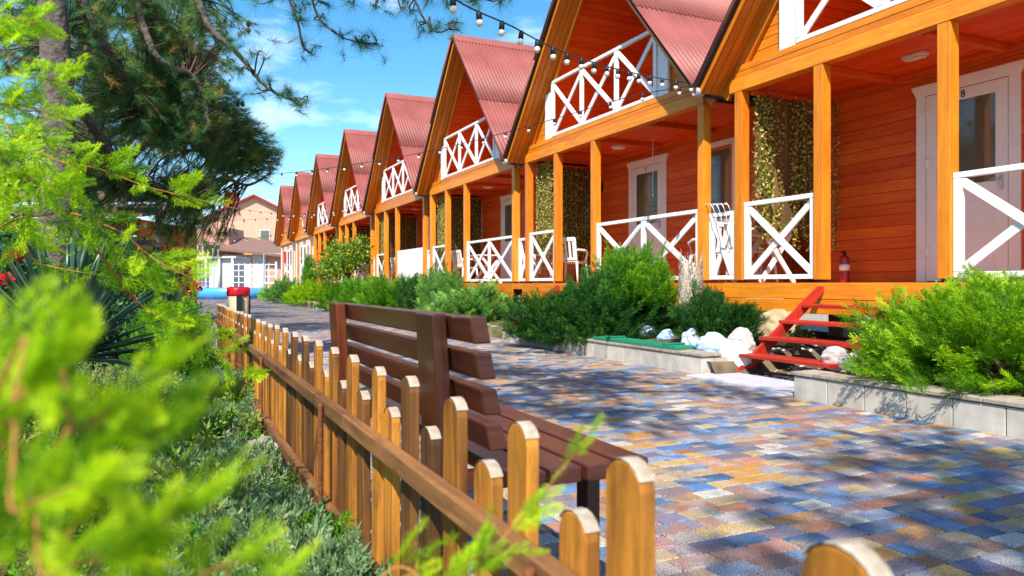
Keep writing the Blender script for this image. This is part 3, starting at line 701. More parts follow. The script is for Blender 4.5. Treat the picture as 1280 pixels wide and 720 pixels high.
def loose_garland(loc, w, label, z0, z1, seed, axis='y'):
    g = np.random.default_rng(seed); root = empty('ivy_garland', loc, label, 'garland', 'loose ivy garlands'); so = Soup(); P = []; cb = MB()
    for i in range(int(w * 22)):
        t = g.uniform(0, w); z = z1; zb = g.uniform(z0, z0 + .5); yo = g.normal(0, .015)
        f = (lambda t, yo, z: (yo, t, z)) if axis == 'y' else (lambda t, yo, z: (t, yo, z))
        cb.tube([f(t, yo, z1), f(t, yo, zb)], .003, 4)
        while z > zb: P.append(f(t + g.normal(0, .018), yo + g.normal(0, .018), z)); z -= g.uniform(.010, .022)
    P = np.array(P); D = nrm(g.normal(0, 1, (len(P), 3)) + [0, 0, -.6]); so.add(LEAF, frames(D, g.uniform(0, 6, len(P))) * g.uniform(.028, .045, len(P))[:, None, None], P, g.uniform(0, 1, len(P)))
    so.build('garland_leaves', IVY, root); cb.build('garland_string', TWIG, root)
loose_garland((XP + 1.36, C0 + 5.05, 0), .12, 'thin leafy garland strand down the red wall beside the nearest door side', 1.35, 3.38, 77)
for k, (lb) in enumerate(['leafy garland curtain hung inside the second porch between its left posts', 'leafy garland curtain hung inside the third porch between its left posts', 'leafy garland curtain hung inside the fourth porch between its left posts']):
    loose_garland((XP + .12, C0 + PER * (k + 1) + 4.4, 0), 1.0, lb, 1.15, 3.40, 80 + k)
# ------------------------------------------------------------------ picket fence
XF = .50
def fence():
    root = empty('picket_fence', (XF, .4, 0), 'low brown picket fence with rounded pale tops running along the path', 'fence')
    def picket(y, top, w=.075, t=.022, tilt=0.0, bot=.10):
        mb = MB(); n = 8; ou = random.uniform(0, 40); r = random.random()
        r0 = w / 2; pr = [(-w / 2, bot), (w / 2, bot)] + [(w / 2 * math.cos(math.pi * i / n), top - w * .42 + w * .42 * math.sin(math.pi * i / n)) for i in range(n + 1)]
        m = len(pr); a = [(-t / 2, p[0], p[1]) for p in pr]; b = [(t / 2, p[0], p[1]) for p in pr]
        ua = [(ou + p[1], p[0] + ou) for p in pr]
        mb.v = a + b; mb.f = [tuple(range(m)), tuple(range(2 * m - 1, m - 1, -1))]; mb.uv = ua + ua[::-1]; mb.r = [r, r]; mb.sm = [False, False]
        for i in range(m):
            j = (i + 1) % m; mb.f.append((j, i, m + i, m + j)); mb.uv += [(ou + pr[j][1], 3), (ou + pr[i][1], 3), (ou + pr[i][1], 3 + t), (ou + pr[j][1], 3 + t)]; mb.r.append(r); mb.sm.append(False)
        o = mb.build('picket', PICKSHADE if random.random() < .42 else PICK, root, .003); o.location = (0, y - .4, 0); o.rotation_euler = (tilt, 0, random.uniform(-.03, .03))
        # pale cap strip over the sawn top, mottled brown to white
        c = MB(); k = 2; pts = [(w / 2 * math.cos(math.pi * i / n), top - w * .42 + w * .42 * math.sin(math.pi * i / n)) for i in range(n + 1)]
        ring = []
        for (yy, zz) in pts:
            nn = Vector((0, yy, (zz - (top - w * .42)) / .42 + .001)).normalized(); ring.append((yy + nn.y * .0018, zz + nn.z * .0018))
        for i in range(1, n - 1):
            p, q = ring[i], ring[i + 1]
            c.quad([(-t / 2 - .0005, p[0], p[1]), (t / 2 + .0005, p[0], p[1]), (t / 2 + .0005, q[0], q[1]), (-t / 2 - .0005, q[0], q[1])], None, .5, True)
        c.build('pale_top', PALECAP, o)
    ys = [.435, .585, .74, .87, 1.04, 1.18, 1.34, 1.485, 1.635, 1.785, 1.91, 2.07]
    while ys[-1] < 8.7: ys.append(ys[-1] + .143 + random.uniform(-.008, .008))
    for i, y in enumerate(ys):
        tall = i % 2 == 0
        top = (.737 if tall else .650) + random.uniform(-.006, .006)
        picket(y, top, .075 + random.uniform(-.003, .003), .022, random.uniform(-.012, .012))
    for z, w in ((.55, .042), (.215, .042)):
        mb = MB(); y = .05
        while y < 8.7:
            l = 2.1; mb.box(-.045, -.0125, y - .4 + .001, min(y + l, 8.75) - .4 - .001, z - w / 2, z + w / 2); y += l
        mb.build('rail', RAILW, root, .003)
    for y in (.9, 2.42, 4.1, 5.8, 7.5):
        mb = MB(); zz = -.02
        pts = []; rr = []
        while zz < .56: pts += [(-.056, y - .4, zz), (-.056, y - .4, zz + .008)]; rr += [.0095, .0075]; zz += .016
        mb.tube(pts, rr, 8); mb.build('rebar_stake', RUST, root)
fence()
# stones along the fence foot
def rock(name, loc, s, mat, label, cat, group, seed, col=None):
    import bmesh
    bm = bmesh.new(); bmesh.ops.create_icosphere(bm, subdivisions=4, radius=1); g = np.random.default_rng(seed); A = [(g.normal(0, 1, 3) * k, g.uniform(0, 6), am) for k, am in ((1.2, .13), (1.8, .12), (2.6, .08), (4, .05), (6, .05), (9, .035), (14, .025), (20, .014))]
    for v in bm.verts:
        p = np.array(v.co); r = 1 + sum(am * math.sin(p @ a + ph) for a, ph, am in A); r -= .1 * max(0, abs(math.sin(p[0] * 3 + seed)) - .7)
        v.co = Vector(p * r); v.co.x *= s[0]; v.co.y *= s[1]; v.co.z *= s[2]
    me = bpy.data.meshes.new(name); bm.to_mesh(me); bm.free(); me.attributes.new('rnd', 'FLOAT', 'FACE').data.foreach_set('value', np.full(len(me.polygons), g.uniform(0, 1)))
    me.polygons.foreach_set('use_smooth', np.ones(len(me.polygons), bool)); me.materials.append(mat)
    o = bpy.data.objects.new(name, me); COL.objects.link(o); o.location = loc; o.rotation_euler = (0, 0, g.uniform(0, 6)); return tag(o, label, cat, group)
for i in range(34):
    y = .3 + i * .25 + random.uniform(-.05, .05)
    rock('edging_stone', (.40 + random.uniform(-.02, .02), y, .10), (.05, .11, .10), CONCTOP, 'rough pale stone in the row under the picket fence', 'stone', 'stones under the picket fence', 300 + i)
# painted rocks of the beds
RK = [((895, 432), 7.0, (.16, .13, .12), 0, 'round blue washed rock at the end of the left kerb'), ((926, 430), 6.75, (.17, .15, .15), 1, 'large pinkish white rock beside the red stringer'), ((968, 412), 7.1, (.15, .12, .10), 1, 'flat white rock just under the second tread'),
      ((862, 426), 7.6, (.13, .12, .13), 0, 'pale rock behind the end of the green board'), ((833, 420), 7.9, (.14, .12, .10), 0, 'blue rock behind the right part of the green board'), ((810, 416), 8.2, (.15, .12, .12), 0, 'blue rock behind the middle of the green board'),
      ((786, 415), 8.5, (.12, .12, .10), 0, 'blue rock behind the left part of the green board'), ((757, 411), 9.0, (.10, .10, .12), 1, 'small grey rock at the foot of the dark juniper'), ((745, 410), 9.2, (.09, .10, .13), 1, 'narrow grey rock tucked under the dark juniper'),
      ((1040, 447), 5.9, (.12, .11, .11), 1, 'rounded white rock right of the steps on the kerb'), ((1066, 455), 5.7, (.12, .12, .08), 1, 'low white rock behind the right kerb'), ((1092, 458), 5.5, (.11, .12, .08), 1, 'white rock half under the right juniper')]
rock('painted_rock', (5.56, 6.24, .13), (.20, .17, .18), ROCKW, 'low pinkish white rock filling the end of the left kerb beside the red stringer foot', 'rock', 'painted rocks in the cabin beds', 520)
for i, ((px, py), d, s, w, lb) in enumerate(RK):
    zc = .20 + s[2] * .55; p = at(px, py, (H - zc) * FP / (py - 355)); rock('painted_rock', (p[0], p[1], zc), s, ROCKW if w else ROCKB, lb, 'rock', 'painted rocks in the cabin beds', 500 + i)
rock('bed_boulder', (6.45, 6.55, .42), (.22, .3, .2), noisy('sandstone', (.35, .26, .14), (.62, .50, .34), 6, .9, .6, .02), 'sandy boulder under the porch edge behind the small round bush', 'rock', None, 640)
# pebbles under the steps
so = Soup(); g = np.random.default_rng(3); n = 900
ico = bpy.data.meshes.new('t'); import bmesh
bm = bmesh.new(); bmesh.ops.create_icosphere(bm, subdivisions=1, radius=1); bm.to_mesh(ico); bm.free()
IV = np.array([v.co[:] for v in ico.vertices]); IF = np.array([p.vertices[:] for p in ico.polygons]); bpy.data.meshes.remove(ico)
P = np.stack([g.uniform(5.42, 7.2, n), g.uniform(4.7, 6.5, n), np.zeros(n)], 1); P[:, 2] = bed_z(P[:, 0], P[:, 1]) - .01
sc = g.uniform(.015, .045, n)[:, None] * np.array([1.2, 1, .6]); M = frames(g.normal(0, 1, (n, 3)) * [1, 1, .15]) * sc[:, None, :]
so.add((IV, IF, np.zeros(len(IV))), M, P, g.uniform(0, 1, n)); tag(so.build('pebbles', PEB), 'loose pale pebbles on the soil under the red steps', 'pebbles', kind='stuff')
# green board on the kerb
root = empty('green_board', (5.20, 6.6, .222), 'dark green painted board lying along the left kerb', 'board')
mb = MB(); mb.box(-.16, -.02, 0, 1.75, .003, .04); mb.box(-.01, .14, .05, 1.8, .003, .04); mb.build('plank', GREENP, root, .004)
for yy in (.2, 1.4): mb = MB(); mb.box(-.15, .13, yy, yy + .07, .042, .062); mb.build('cleat', GREENP, root, .003)
# ------------------------------------------------------------------ bench
def bench():
    root = empty('bench', (.565, 2.25, 0), 'varnished brown slatted bench facing the path behind the picket fence', 'bench')
    y0, y1 = 1.53 - 2.25, 2.95 - 2.25
    bk = empty_part = None
    for k in range(4):
        mb = MB(); zt = .876 - k * .081; x = .040 + .013 * k
        mb.hexa([(x + .012, y0, zt - .06), (x + .055, y0, zt - .06), (x + .055, y1, zt - .06), (x + .012, y1, zt - .06), (x, y0, zt), (x + .042, y0, zt), (x + .042, y1, zt), (x, y1, zt)])
        mb.build('backrest_slat', BROWNB, root, .0045)
    for y in (1.73 - 2.25, 2.84 - 2.25):
        mb = MB(); a, b = y - .065, y + .065; mb.hexa([(.05, a, 0), (.09, a, 0), (.09, b, 0), (.05, b, 0), (-.002, a, .879), (.036, a, .879), (.036, b, .879), (-.002, b, .879)])
        mb.build('leg', BENCHPOST_LIT if y > 0 else BROWNB, root, .005)
        mb = MB(); mb.box(.445, .485, y - .03, y + .03, 0, .43); mb.build('leg', BROWNB, root, .004)
        mb = MB(); mb.box(.09, .50, y - .022, y + .022, .432, .482); mb.build('seat_bearer', BROWNB, root, .004)
    for k in range(4):
        mb = MB(); x = .135 + k * .098; mb.box(x, x + .084, y0 - .02 + random.uniform(-.01, .01), y1, .484, .522); mb.build('seat_slat', BROWNB, root, .005)
bench()
# litter bin by the fence end
p = at(298, 355, 13.2); root = empty('litter_bin', (p[0], p[1], 0), 'beige litter bin with a red rim at the far end of the picket fence', 'bin')
mb = MB(); mb.lathe([(.14, .05), (.17, .10), (.18, .78)], (0, 0, 0), 20); mb.build('body', noisy('beige_bin', (.40, .30, .18), (.52, .40, .26), 6, .5, 0), root)
mb = MB(); mb.lathe([(.185, .74), (.20, .76), (.20, .88), (.16, .90), (.02, .905)], (0, 0, 0), 20); mb.build('rim', noisy('red_plastic', (.5, .01, .02), (.6, .02, .03), 6, .4, 0), root)
mb = MB(); mb.box(-.05, .05, -.205, -.185, .1, .74); mb.box(.18, .20, -.05, .05, 0, .74); mb.build('support_band', BLACKP, root)

# ------------------------------------------------------------------ porch things
def plastic_chair(loc, rz, label):
    root = empty('plastic_chair', loc, label, 'chair', 'white plastic porch chairs', rz)
    mb = MB(); mb.box(-.22, .22, -.22, .22, .42, .44); mb.box(-.225, .225, -.235, -.215, .39, .445); mb.build('seat', PLASTIC, root, .006)
    mb = MB()
    for k in range(5): x = -.17 + k * .085; mb.board((x, .22, .50), (x, .30, .84), .05, .012, (0, 1, 0))
    mb.board((-.22, .305, .87), (.22, .305, .87), .07, .018, (0, 1, 0)); mb.board((-.22, .23, .48), (.22, .23, .48), .05, .018, (0, 1, 0)); mb.board((-.215, .22, .45), (-.215, .305, .88), .035, .02, (0, 1, 0)); mb.board((.215, .22, .45), (.215, .305, .88), .035, .02, (0, 1, 0)); mb.build('backrest', PLASTIC, root, .004)
    for sx in (-1, 1):
        for sy in (-1, 1):
            mb = MB(); mb.tube([(sx * .22, sy * .22, .43), (sx * .26, sy * .27, 0)], [.026, .018], 8); mb.build('leg', PLASTIC, root)
        mb = MB(); mb.tube([(sx * .22, -.21, .44), (sx * .27, -.20, .62), (sx * .27, -.05, .655), (sx * .255, .26, .66)], [.022, .024, .026, .02], 8); mb.build('armrest', PLASTIC, root)
for loc, rz, lb in (((7.5, 8.95, FZ), 2.9, 'white plastic chair behind the right end of the second porch rail'), ((7.45, 8.05, FZ), 1.2, 'white plastic chair in the gap between first and second porch'), ((7.5, 14.9, FZ), .4, 'white plastic chair in the third porch behind its right rail'),
                    ((7.35, 13.0, FZ), 2.2, 'white plastic chair at the left end of the second porch'), ((7.4, 19.0, FZ), 1.8, 'white plastic chair below the garland of the third porch'), ((7.4, 25.2, FZ), 1.8, 'white plastic chair in the fourth porch')):
    plastic_chair(loc, rz, lb)
def table(loc, label):
    root = empty('porch_table', loc, label, 'table', 'white porch tables')
    mb = MB(); mb.box(-.35, .35, -.35, .35, .70, .73); mb.build('tabletop', PLASTIC, root, .008)
    for s in (-1, 1):
        mb = MB(); mb.board((-.28, s * .26, 0), (.28, s * .26, .70), .07, .03, (0, 1, 0)); mb.board((-.28, s * .295, .70), (.28, s * .295, 0), .07, .03, (0, 1, 0)); mb.build('leg', PLASTIC, root, .004)
table((7.35, 7.72, FZ), 'white folding table behind the single braced panel of the nearest porch')
table((7.45, 17.6, FZ), 'white folding table in the third porch')
root = empty('fire_extinguisher', (8.02, 6.95, FZ), 'red fire extinguisher standing on the porch floor by the red plank wall', 'fire extinguisher')
mb = MB(); mb.lathe([(.07, 0), (.075, .02), (.075, .36), (.055, .41), (.02, .43)], (0, 0, 0), 18); mb.build('cylinder', noisy('extinguisher_red', (.26, .006, .008), (.32, .010, .010), 5, .3, 0, spec=.6), root)
mb = MB(); mb.lathe([(.02, .425), (.022, .46)], (0, 0, 0), 12); mb.box(-.07, .02, -.012, .012, .46, .485); mb.tube([(.02, 0, .45), (.08, .03, .42), (.10, .04, .25), (.085, .03, .12)], .009, 8); mb.build('valve_and_hose', BLACKP, root)
mb = MB(); mb.lathe([(.0762, .19), (.0762, .28)], (0, 0, 0), 18); mb.build('paper_label', WHITE, root)
root.scale = (.85, .85, .85)
# metal hoops hanging over the gap rail of the first porch
root = empty('airing_rack', (6.66, 7.78, 1.75), 'white wire airing rack with curved arms hooked on the rail between the two nearest porches', 'airing rack')
for k in range(4):
    mb = MB(); y = -.28 + k * .10
    mb.tube([(.06, y + .3, .26), (0, y + .15, .27), (-.04, y + .06, .22), (-.05, y, .12), (-.05, y - .02, -.02)], .005, 6); mb.build('arm', WHITE, root)
mb = MB(); mb.tube([(.06, -.06, .26), (.06, .38, .30)], .008, 6); mb.tube([(-.05, -.33, -.02), (-.05, .0, .0)], .008, 6); mb.build('crossbar', WHITE, root)
root = empty('pull_cord', (7.2, 10.4, 3.49), 'thin white cord hanging from the second porch ceiling in front of the door', 'cord')
q = at(816, 175, 12.6); root.location = (q[0], q[1], 3.49)
mb = MB(); mb.tube([(0, 0, 0), (0, 0, -1.0)], .006, 6); mb.build('cord', WHITE, root); mb = MB(); mb.lathe([(.008, -1.05), (.014, -1.03), (.008, -1.0)], (0, 0, 0), 8); mb.build('pull', WHITE, root)
mb = MB(); mb.box(-.04, 0, -.11, .11, 0, .04); r_ = empty('bulkhead_lamp', (7.5, 5.55, 3.455), 'small white oblong lamp under the nearest porch ceiling', 'lamp'); mb = MB(); mb.box(-.06, .06, -.13, .13, .0, .043); mb.build('housing', DOORW, r_, .01)
mb = MB(); mb.box(-.045, .045, -.11, .11, -.02, -.001); mb.build('diffuser', BULB, r_, .01)
r_ = empty('wall_lantern', (8.12, 13.2, 2.95), 'dark wall lantern on the red back wall of the second porch', 'lamp'); mb = MB(); mb.box(.03, .075, -.05, .05, -.1, .12); mb.build('bracket', BLACKP, r_, .004); mb = MB(); mb.lathe([(.03, -.12), (.06, -.1), (.06, .06), (.02, .1)], (-.03, 0, 0), 8); mb.build('shade', REDW, r_)

# ------------------------------------------------------------------ festoon lights
def festoon(pts, n, label, rad=.006, bulb=.028, sag=0, first=0.5):
    P = [Vector(p) for p in pts]; dense = []
    m = len(P)
    def cat(i, t):
        p0, p1, p2, p3 = P[max(i - 1, 0)], P[i], P[i + 1], P[min(i + 2, m - 1)]
        return .5 * ((2 * p1) + (p2 - p0) * t + (2 * p0 - 5 * p1 + 4 * p2 - p3) * t * t + (-p0 + 3 * p1 - 3 * p2 + p3) * t ** 3)
    for i in range(m - 1): dense += [cat(i, k / 24) for k in range(24)]
    dense.append(P[-1]); L_ = [0]
    for a, b in zip(dense, dense[1:]): L_.append(L_[-1] + (b - a).length)
    root = empty('string_lights', tuple(P[0]), label, 'string lights', 'strings of outdoor bulbs'); o = P[0]
    mb = MB(); mb.tube([d - o for d in dense], rad, 6); mb.build('cable', BLACKP, root)
    sk = None
    for k in range(n):
        s = L_[-1] * (k + first) / n; i = max(j for j in range(len(L_)) if L_[j] <= s); i = min(i, len(dense) - 2); t = (s - L_[i]) / max(1e-6, L_[i + 1] - L_[i]); p = dense[i].lerp(dense[i + 1], t) - o
        if sk is None:
            q = bulb; mb = MB(); mb.lathe([(q * .5, -q * 2.0), (q * .85, -q * 2.3), (q, -q * 2.8), (q * .85, -q * 3.4), (q * .5, -q * 3.75), (q * .15, -q * 3.85)][::-1], (0, 0, 0), 12); mB = mb.mesh('bulb', BULB)
            mb = MB(); mb.lathe([(q * .66, -q * 2.1), (q * .80, -q * 2.05), (q * .74, -q * .3), (q * .5, -.0), (q * .4, .006)], (0, 0, 0), 10); mS = mb.mesh('socket', BLACKP); sk = 1
        b = bpy.data.objects.new('bulb', mB); COL.objects.link(b); b.parent = root; b.location = p; b.rotation_euler = (random.uniform(-.12, .12), random.uniform(-.12, .12), 0)
        c = bpy.data.objects.new('socket', mS); COL.objects.link(c); c.parent = b
festoon([at(470, -75, 4.2), at(570, 0, 5.0), at(640, 33, 5.7), at(692, 60, 6.5), at(755, 82, 7.6), at(815, 96, 8.9), at(873, 106, 9.7)], 19, 'string of white bulbs sagging from the top of the frame to the nearest cabin eave')
festoon([at(873, 106, 9.75), at(787, 121, 10.3), at(695, 148, 11.2), at(584, 178, 12.6), at(488, 198, 13.8), at(360, 216, 15.8), at(290, 214, 17.0)], 22, 'long string of bulbs crossing from the nearest cabin eave to the pine on the left', bulb=.026)
festoon([at(200, 242, 26), at(270, 256, 26), at(350, 267, 26), at(412, 264, 27), at(455, 255, 28)], 20, 'string of bulbs in front of the pink house, upper of three', bulb=.03)
festoon([at(270, 276, 27), at(320, 274, 27), at(350, 272, 27.5), at(400, 268, 28), at(452, 262, 28.4)], 13, 'string of bulbs in front of the pink house, middle of three', bulb=.03)
festoon([at(270, 300, 30), at(320, 297, 30.5), at(350, 292, 31), at(415, 278, 32)], 10, 'string of bulbs in front of the pink house, lowest of three', bulb=.03)

# ------------------------------------------------------------------ far end of the path
PINK = flat('pink_render', (.55, .26, .20)); PEACH = flat('peach_render', (.60, .34, .24)); WR = flat('white_render', (.52, .50, .50)); BRT = noisy('brown_tile', (.14, .08, .06), (.26, .15, .12), 12, .8, .3)
REDT = noisy('red_tile', (.26, .025, .02), (.38, .05, .04), 8, .7, .3); BLUEP = flat('pool_blue', (.06, .30, .72), .35); ORR = flat('orange_render', (.72, .30, .09))
def W2(px, d, z): p = at(px, 355, d); return (p[0], p[1], z)
hx, hy, _ = W2(318, 74, 0)
ph = empty('pink_house', (hx, hy, 0), 'large pink gabled house with a dark red roof beyond the path end', 'house', rz=-YAW * .55)
mb = MB(); w, dp, ez, pz = 5.0, 9.0, 7.2, 9.7
mb.quad([(-w, 0, 0), (w, 0, 0), (w, 0, ez), (0, 0, pz), (-w, 0, ez)]); mb.quad([(-w, dp, ez), (0, dp, pz), (w, dp, ez), (w, dp, 0), (-w, dp, 0)]); mb.quad([(-w, 0, ez), (-w, dp, ez), (-w, dp, 0), (-w, 0, 0)]); mb.quad([(w, 0, 0), (w, dp, 0), (w, dp, ez), (w, 0, ez)]); mb.build('wall', PEACH, ph)
mb = MB(); mb.box(-w - .03, w + .03, -.06, -.01, 3.4, 4.9); mb.build('orange_band', ORR, ph)
mb = MB(); mb.box(w * .62, w + .05, -.12, -.07, 0, ez); mb.build('pilaster', PINK, ph)
rf = MB()
for s in (-1, 1): rf.hexa([(0, -.5, pz), (s * (w + .5), -.5, ez - .25), (s * (w + .5), dp + .4, ez - .25), (0, dp + .4, pz), (0, -.5, pz + .2), (s * (w + .5), -.5, ez - .05), (s * (w + .5), dp + .4, ez - .05), (0, dp + .4, pz + .2)])
rfo = rf.build('roof', REDT, ph)
mb = MB(); mb.box(-3.2, -2.0, 2, 3.2, 8.0, 10.2); mb.box(-3.35, -1.85, 1.9, 3.3, 10.2, 10.35); mb.build('chimney', REDT, rfo)
for x, z0, z1 in ((-2.6, 5.0, 6.4), (1.0, 5.1, 6.4), (-1.0, .8, 2.6)):
    mb = MB(); mb.box(x - .5, x + .5, -.10, -.065, z0, z1); wn = mb.build('window', WR, ph); mb = MB(); mb.box(x - .4, x + .4, -.13, -.105, z0 + .1, z1 - .1); mb.build('pane', GLASS, wn)
# lower annex with brown roof
hx, hy, _ = W2(312, 62, 0); an = empty('annex_building', (hx, hy, 0), 'low white annex with a sloping brown tiled roof in front of the pink house', 'building', rz=-YAW * .5)
mb = MB(); mb.box(-4, 4.2, 0, 4, 0, 3.4); mb.build('wall', PINK, an)
mb = MB(); mb.hexa([(-4.4, -.8, 3.9), (4.8, -.8, 3.0), (4.8, 4.4, 4.2), (-4.4, 4.4, 5.4), (-4.4, -.8, 4.1), (4.8, -.8, 3.2), (4.8, 4.4, 4.4), (-4.4, 4.4, 5.6)]); mb.build('roof', BRT, an)
mb = MB(); mb.box(-1.6, .1, -.05, -.01, .2, 3.2); mb.build('white_panel', WR, an)
mb = MB(); mb.box(.25, 1.3, -.16, -.02, 0, 3.6); mb.build('column', WR, an)
mb = MB(); mb.box(-2.75, -2.0, -.08, -.02, 1.9, 2.9); mb.build('blue_shutter', BLUEP, an)
# white wall, lattice fence, pool, screen
def lattice(p0, p1, z0, z1, label, step=.35, mat=WHITE, bar=.05, group=None):
    p0 = Vector((*p0, 0)); p1 = Vector((*p1, 0)); d = (p1 - p0); L_ = d.length; u = d.normalized(); root = empty('lattice_fence', (p0.x, p0.y, 0), label, 'fence', group)
    nn = Vector((-u.y, u.x, 0)); g_ = MB(); s = step
    while s < L_ - .1: g_.board(u * s + Vector((0, 0, z0)), u * s + Vector((0, 0, z1)), bar, .02, nn); s += step
    z = z0 + .02
    while z < z1: g_.board(nn * .022 + Vector((0, 0, z)), nn * .022 + u * L_ + Vector((0, 0, z)), bar, .02, nn); z += step
    g_.build('lattice', mat, root); k = max(1, round(L_ / 2.4))
    for i in range(k + 1):
        q = u * L_ * i / k; mb = MB(); mb.box(q.x - .06, q.x + .06, q.y - .06, q.y + .06, 0, z1 + .12); mb.build('post', mat, root)
lattice(W2(291, 52, 0)[:2], W2(345, 52, 0)[:2], .2, 2.4, 'tall white lattice fence across the end of the path', .42, group=None)
lattice(W2(236, 50, 0)[:2], W2(268, 50, 0)[:2], .2, 2.3, 'pale blue wire lattice screen beside the pool', .3, flat('pale_blue_metal', (.40, .48, .72)), .03)
hx, hy, _ = W2(283, 47, 0); pl = empty('above_ground_pool', (hx, hy, 0), 'bright blue pool wall low at the far left end of the path', 'pool', rz=-YAW)
mb = MB(); mb.lathe([(2.6, 0), (2.62, .66), (2.5, .70), (2.45, .58), (.5, .58)], (0, 1.5, 0), 28); mb.build('wall', BLUEP, pl)
hx, hy, _ = W2(277, 56, 0); wt = empty('white_outbuilding', (hx, hy, 0), 'small white washed outbuilding with pillars left of the lattice fence', 'building', rz=-YAW)
mb = MB(); mb.box(-1.2, 1.0, 0, 2, 0, 2.9); mb.build('wall', WR, wt); mb = MB(); mb.box(-1.4, 1.2, -.3, 2.2, 2.9, 3.05); mb.build('roof', WR, wt)
for x in (-1.1, -.1, .9): mb = MB(); mb.tube([(x, -.2, 0), (x, -.2, 2.9)], .1, 10); mb.build('pillar', WR, wt)
hx, hy, _ = W2(225, 60, 0); tw = empty('terrace_house', (hx, hy, 0), 'white house with railed terrace glimpsed under the pine', 'house', rz=-YAW)
mb = MB(); mb.box(-6, 3.2, 1, 6, 0, 2.9); mb.build('wall', PEACH, tw); mb = MB(); mb.box(-6.3, 3.5, -.6, 6.3, 2.9, 3.15); mb.build('terrace_slab', WR, tw)
mb = MB(); 
for k in range(24): mb.box(-6.2 + k * .41, -6.12 + k * .41, -.5, -.42, 3.15, 4.1)
mb.box(-6.2, 3.4, -.52, -.40, 4.1, 4.2); mb.build('terrace_railing', WR, tw)
mb = MB(); mb.box(-2, 3.0, 2.5, 6, 3.15, 5.7); mb.build('upper_storey', PINK, tw)
for x in (-4.5, -2.6, -.7, 1.4): mb = MB(); mb.box(x - .5, x + .5, .93, .99, .8, 2.2); mb.build('window', GLASS, tw)
# white metal arch / gate bar past last cabin
mb = MB(); a = W2(330, 50, 0); b = W2(352, 50, 0); r_ = empty('white_gate_frame', (a[0], a[1], 0), 'thin white metal gate frame beside the farthest cabin', 'gate')
mb.tube([(0, 0, 0), (0, 0, 3.0), (b[0] - a[0], b[1] - a[1], 3.0), (b[0] - a[0], b[1] - a[1], 0)], .04, 8); mb.build('frame', WHITE, r_)
mb = MB(); mb.tube([(0, 0, 1.0), (b[0] - a[0], b[1] - a[1], 1.0)], .03, 8); mb.build('crossbar', WHITE, r_)
r_ = empty('red_post_box', (6.65, 48.6, 2.3), 'small red box fixed on the front of the farthest cabin', 'box'); mb = MB(); mb.box(0, .12, 0, .35, 0, .65); mb.build('body', noisy('box_red', (.6, .01, .02), (.7, .02, .03), 4, .4, 0), r_, .01); mb = MB(); mb.box(-.03, .15, -.03, .38, .65, .69); mb.build('lid', noisy('box_red_lid', (.5, .01, .02), (.6, .02, .03), 4, .4, 0), r_)
# ------------------------------------------------------------------ shrubs in the cabin beds
juniper('juniper', (5.75, 3.38, .2), (1.0, 1.22, .82), 1300, JUNY, 'spreading bright green juniper spilling over the right kerb', 11, SPRAYF, .30, 'junipers in the cabin beds')
juniper('juniper', (5.6, 9.6, .12), (1.15, 1.15, .80), 1300, JUND, 'big dark green juniper bulging over the kerb in front of the second cabin', 12, SPRAYF, .36, 'junipers in the cabin beds', up=.6)
juniper('juniper', (6.1, 8.9, .7), (.5, .65, .62), 420, JUN, 'lime topped juniper rising behind the big dark one', 13, SPRAYF, .34, 'junipers in the cabin beds', up=.9)
juniper('round_shrub', (6.1, 7.15, .28), (.54, .56, .54), 2200, JUND, 'small round dense dark shrub left of the red steps', 14, SPRAYB, .13, None)
juniper('juniper', (5.85, 14.6, .12), (1.1, 1.25, .66), 1000, JUNB, 'light blue green juniper in front of the third cabin', 15, SPRAY, .36, 'junipers in the cabin beds')
juniper('juniper', (6.0, 16.6, .15), (.8, .85, 1.0), 700, JUNB, 'tallest light green juniper, peaked, in front of the third cabin', 16, SPRAY, .36, 'junipers in the cabin beds', up=.7)
a = juniper('juniper', (5.8, 19.9, .1), (1.05, 1.15, .85), 900, JUN, 'broad mid green juniper in front of the fourth cabin, right of two', 17, SPRAY, .40, 'junipers in the cabin beds', up=.8)
dup_at(a, (5.7, 23.0, .1), 2.1, (1, 1, 1), 'mid green juniper in front of the fourth cabin, left of two')
dup_at(a, (5.7, 26.1, .1), 4.0, (.85, .9, .9), 'mid green juniper in front of the fifth cabin, left end of the green row')
d_ = juniper('juniper', (5.9, 18.1, .15), (.6, .6, 1.05), 420, JUND, 'narrow dark juniper between the peaked light one and the broad mid green one', 18, SPRAY, .34, 'junipers in the cabin beds', up=.8)
lime = juniper('low_shrub', (5.6, 33.0, .1), (1.0, 2.0, .75), 600, JUNF, 'low lime green shrub spreading along the far kerb', 19, SPRAYB, .40, 'low shrubs far along the path')
dup_at(lime, (5.5, 43.5, .1), .3, (.8, .9, .9), 'farthest low lime green shrub near the lattice fence')
bg_ = juniper('low_shrub', (5.2, 38.2, .1), (.9, 1.4, 1.0), 500, JUNB, 'bluish green far shrub between two lime ones', 20, SPRAYB, .42, 'low shrubs far along the path')
juniper('columnar_cypress', (6.3, 37.2, .9), (.32, .32, 1.25), 420, JUN, 'small columnar yellow green cypress against the seventh cabin', 21, SPRAYB, .3, None, up=2.0)
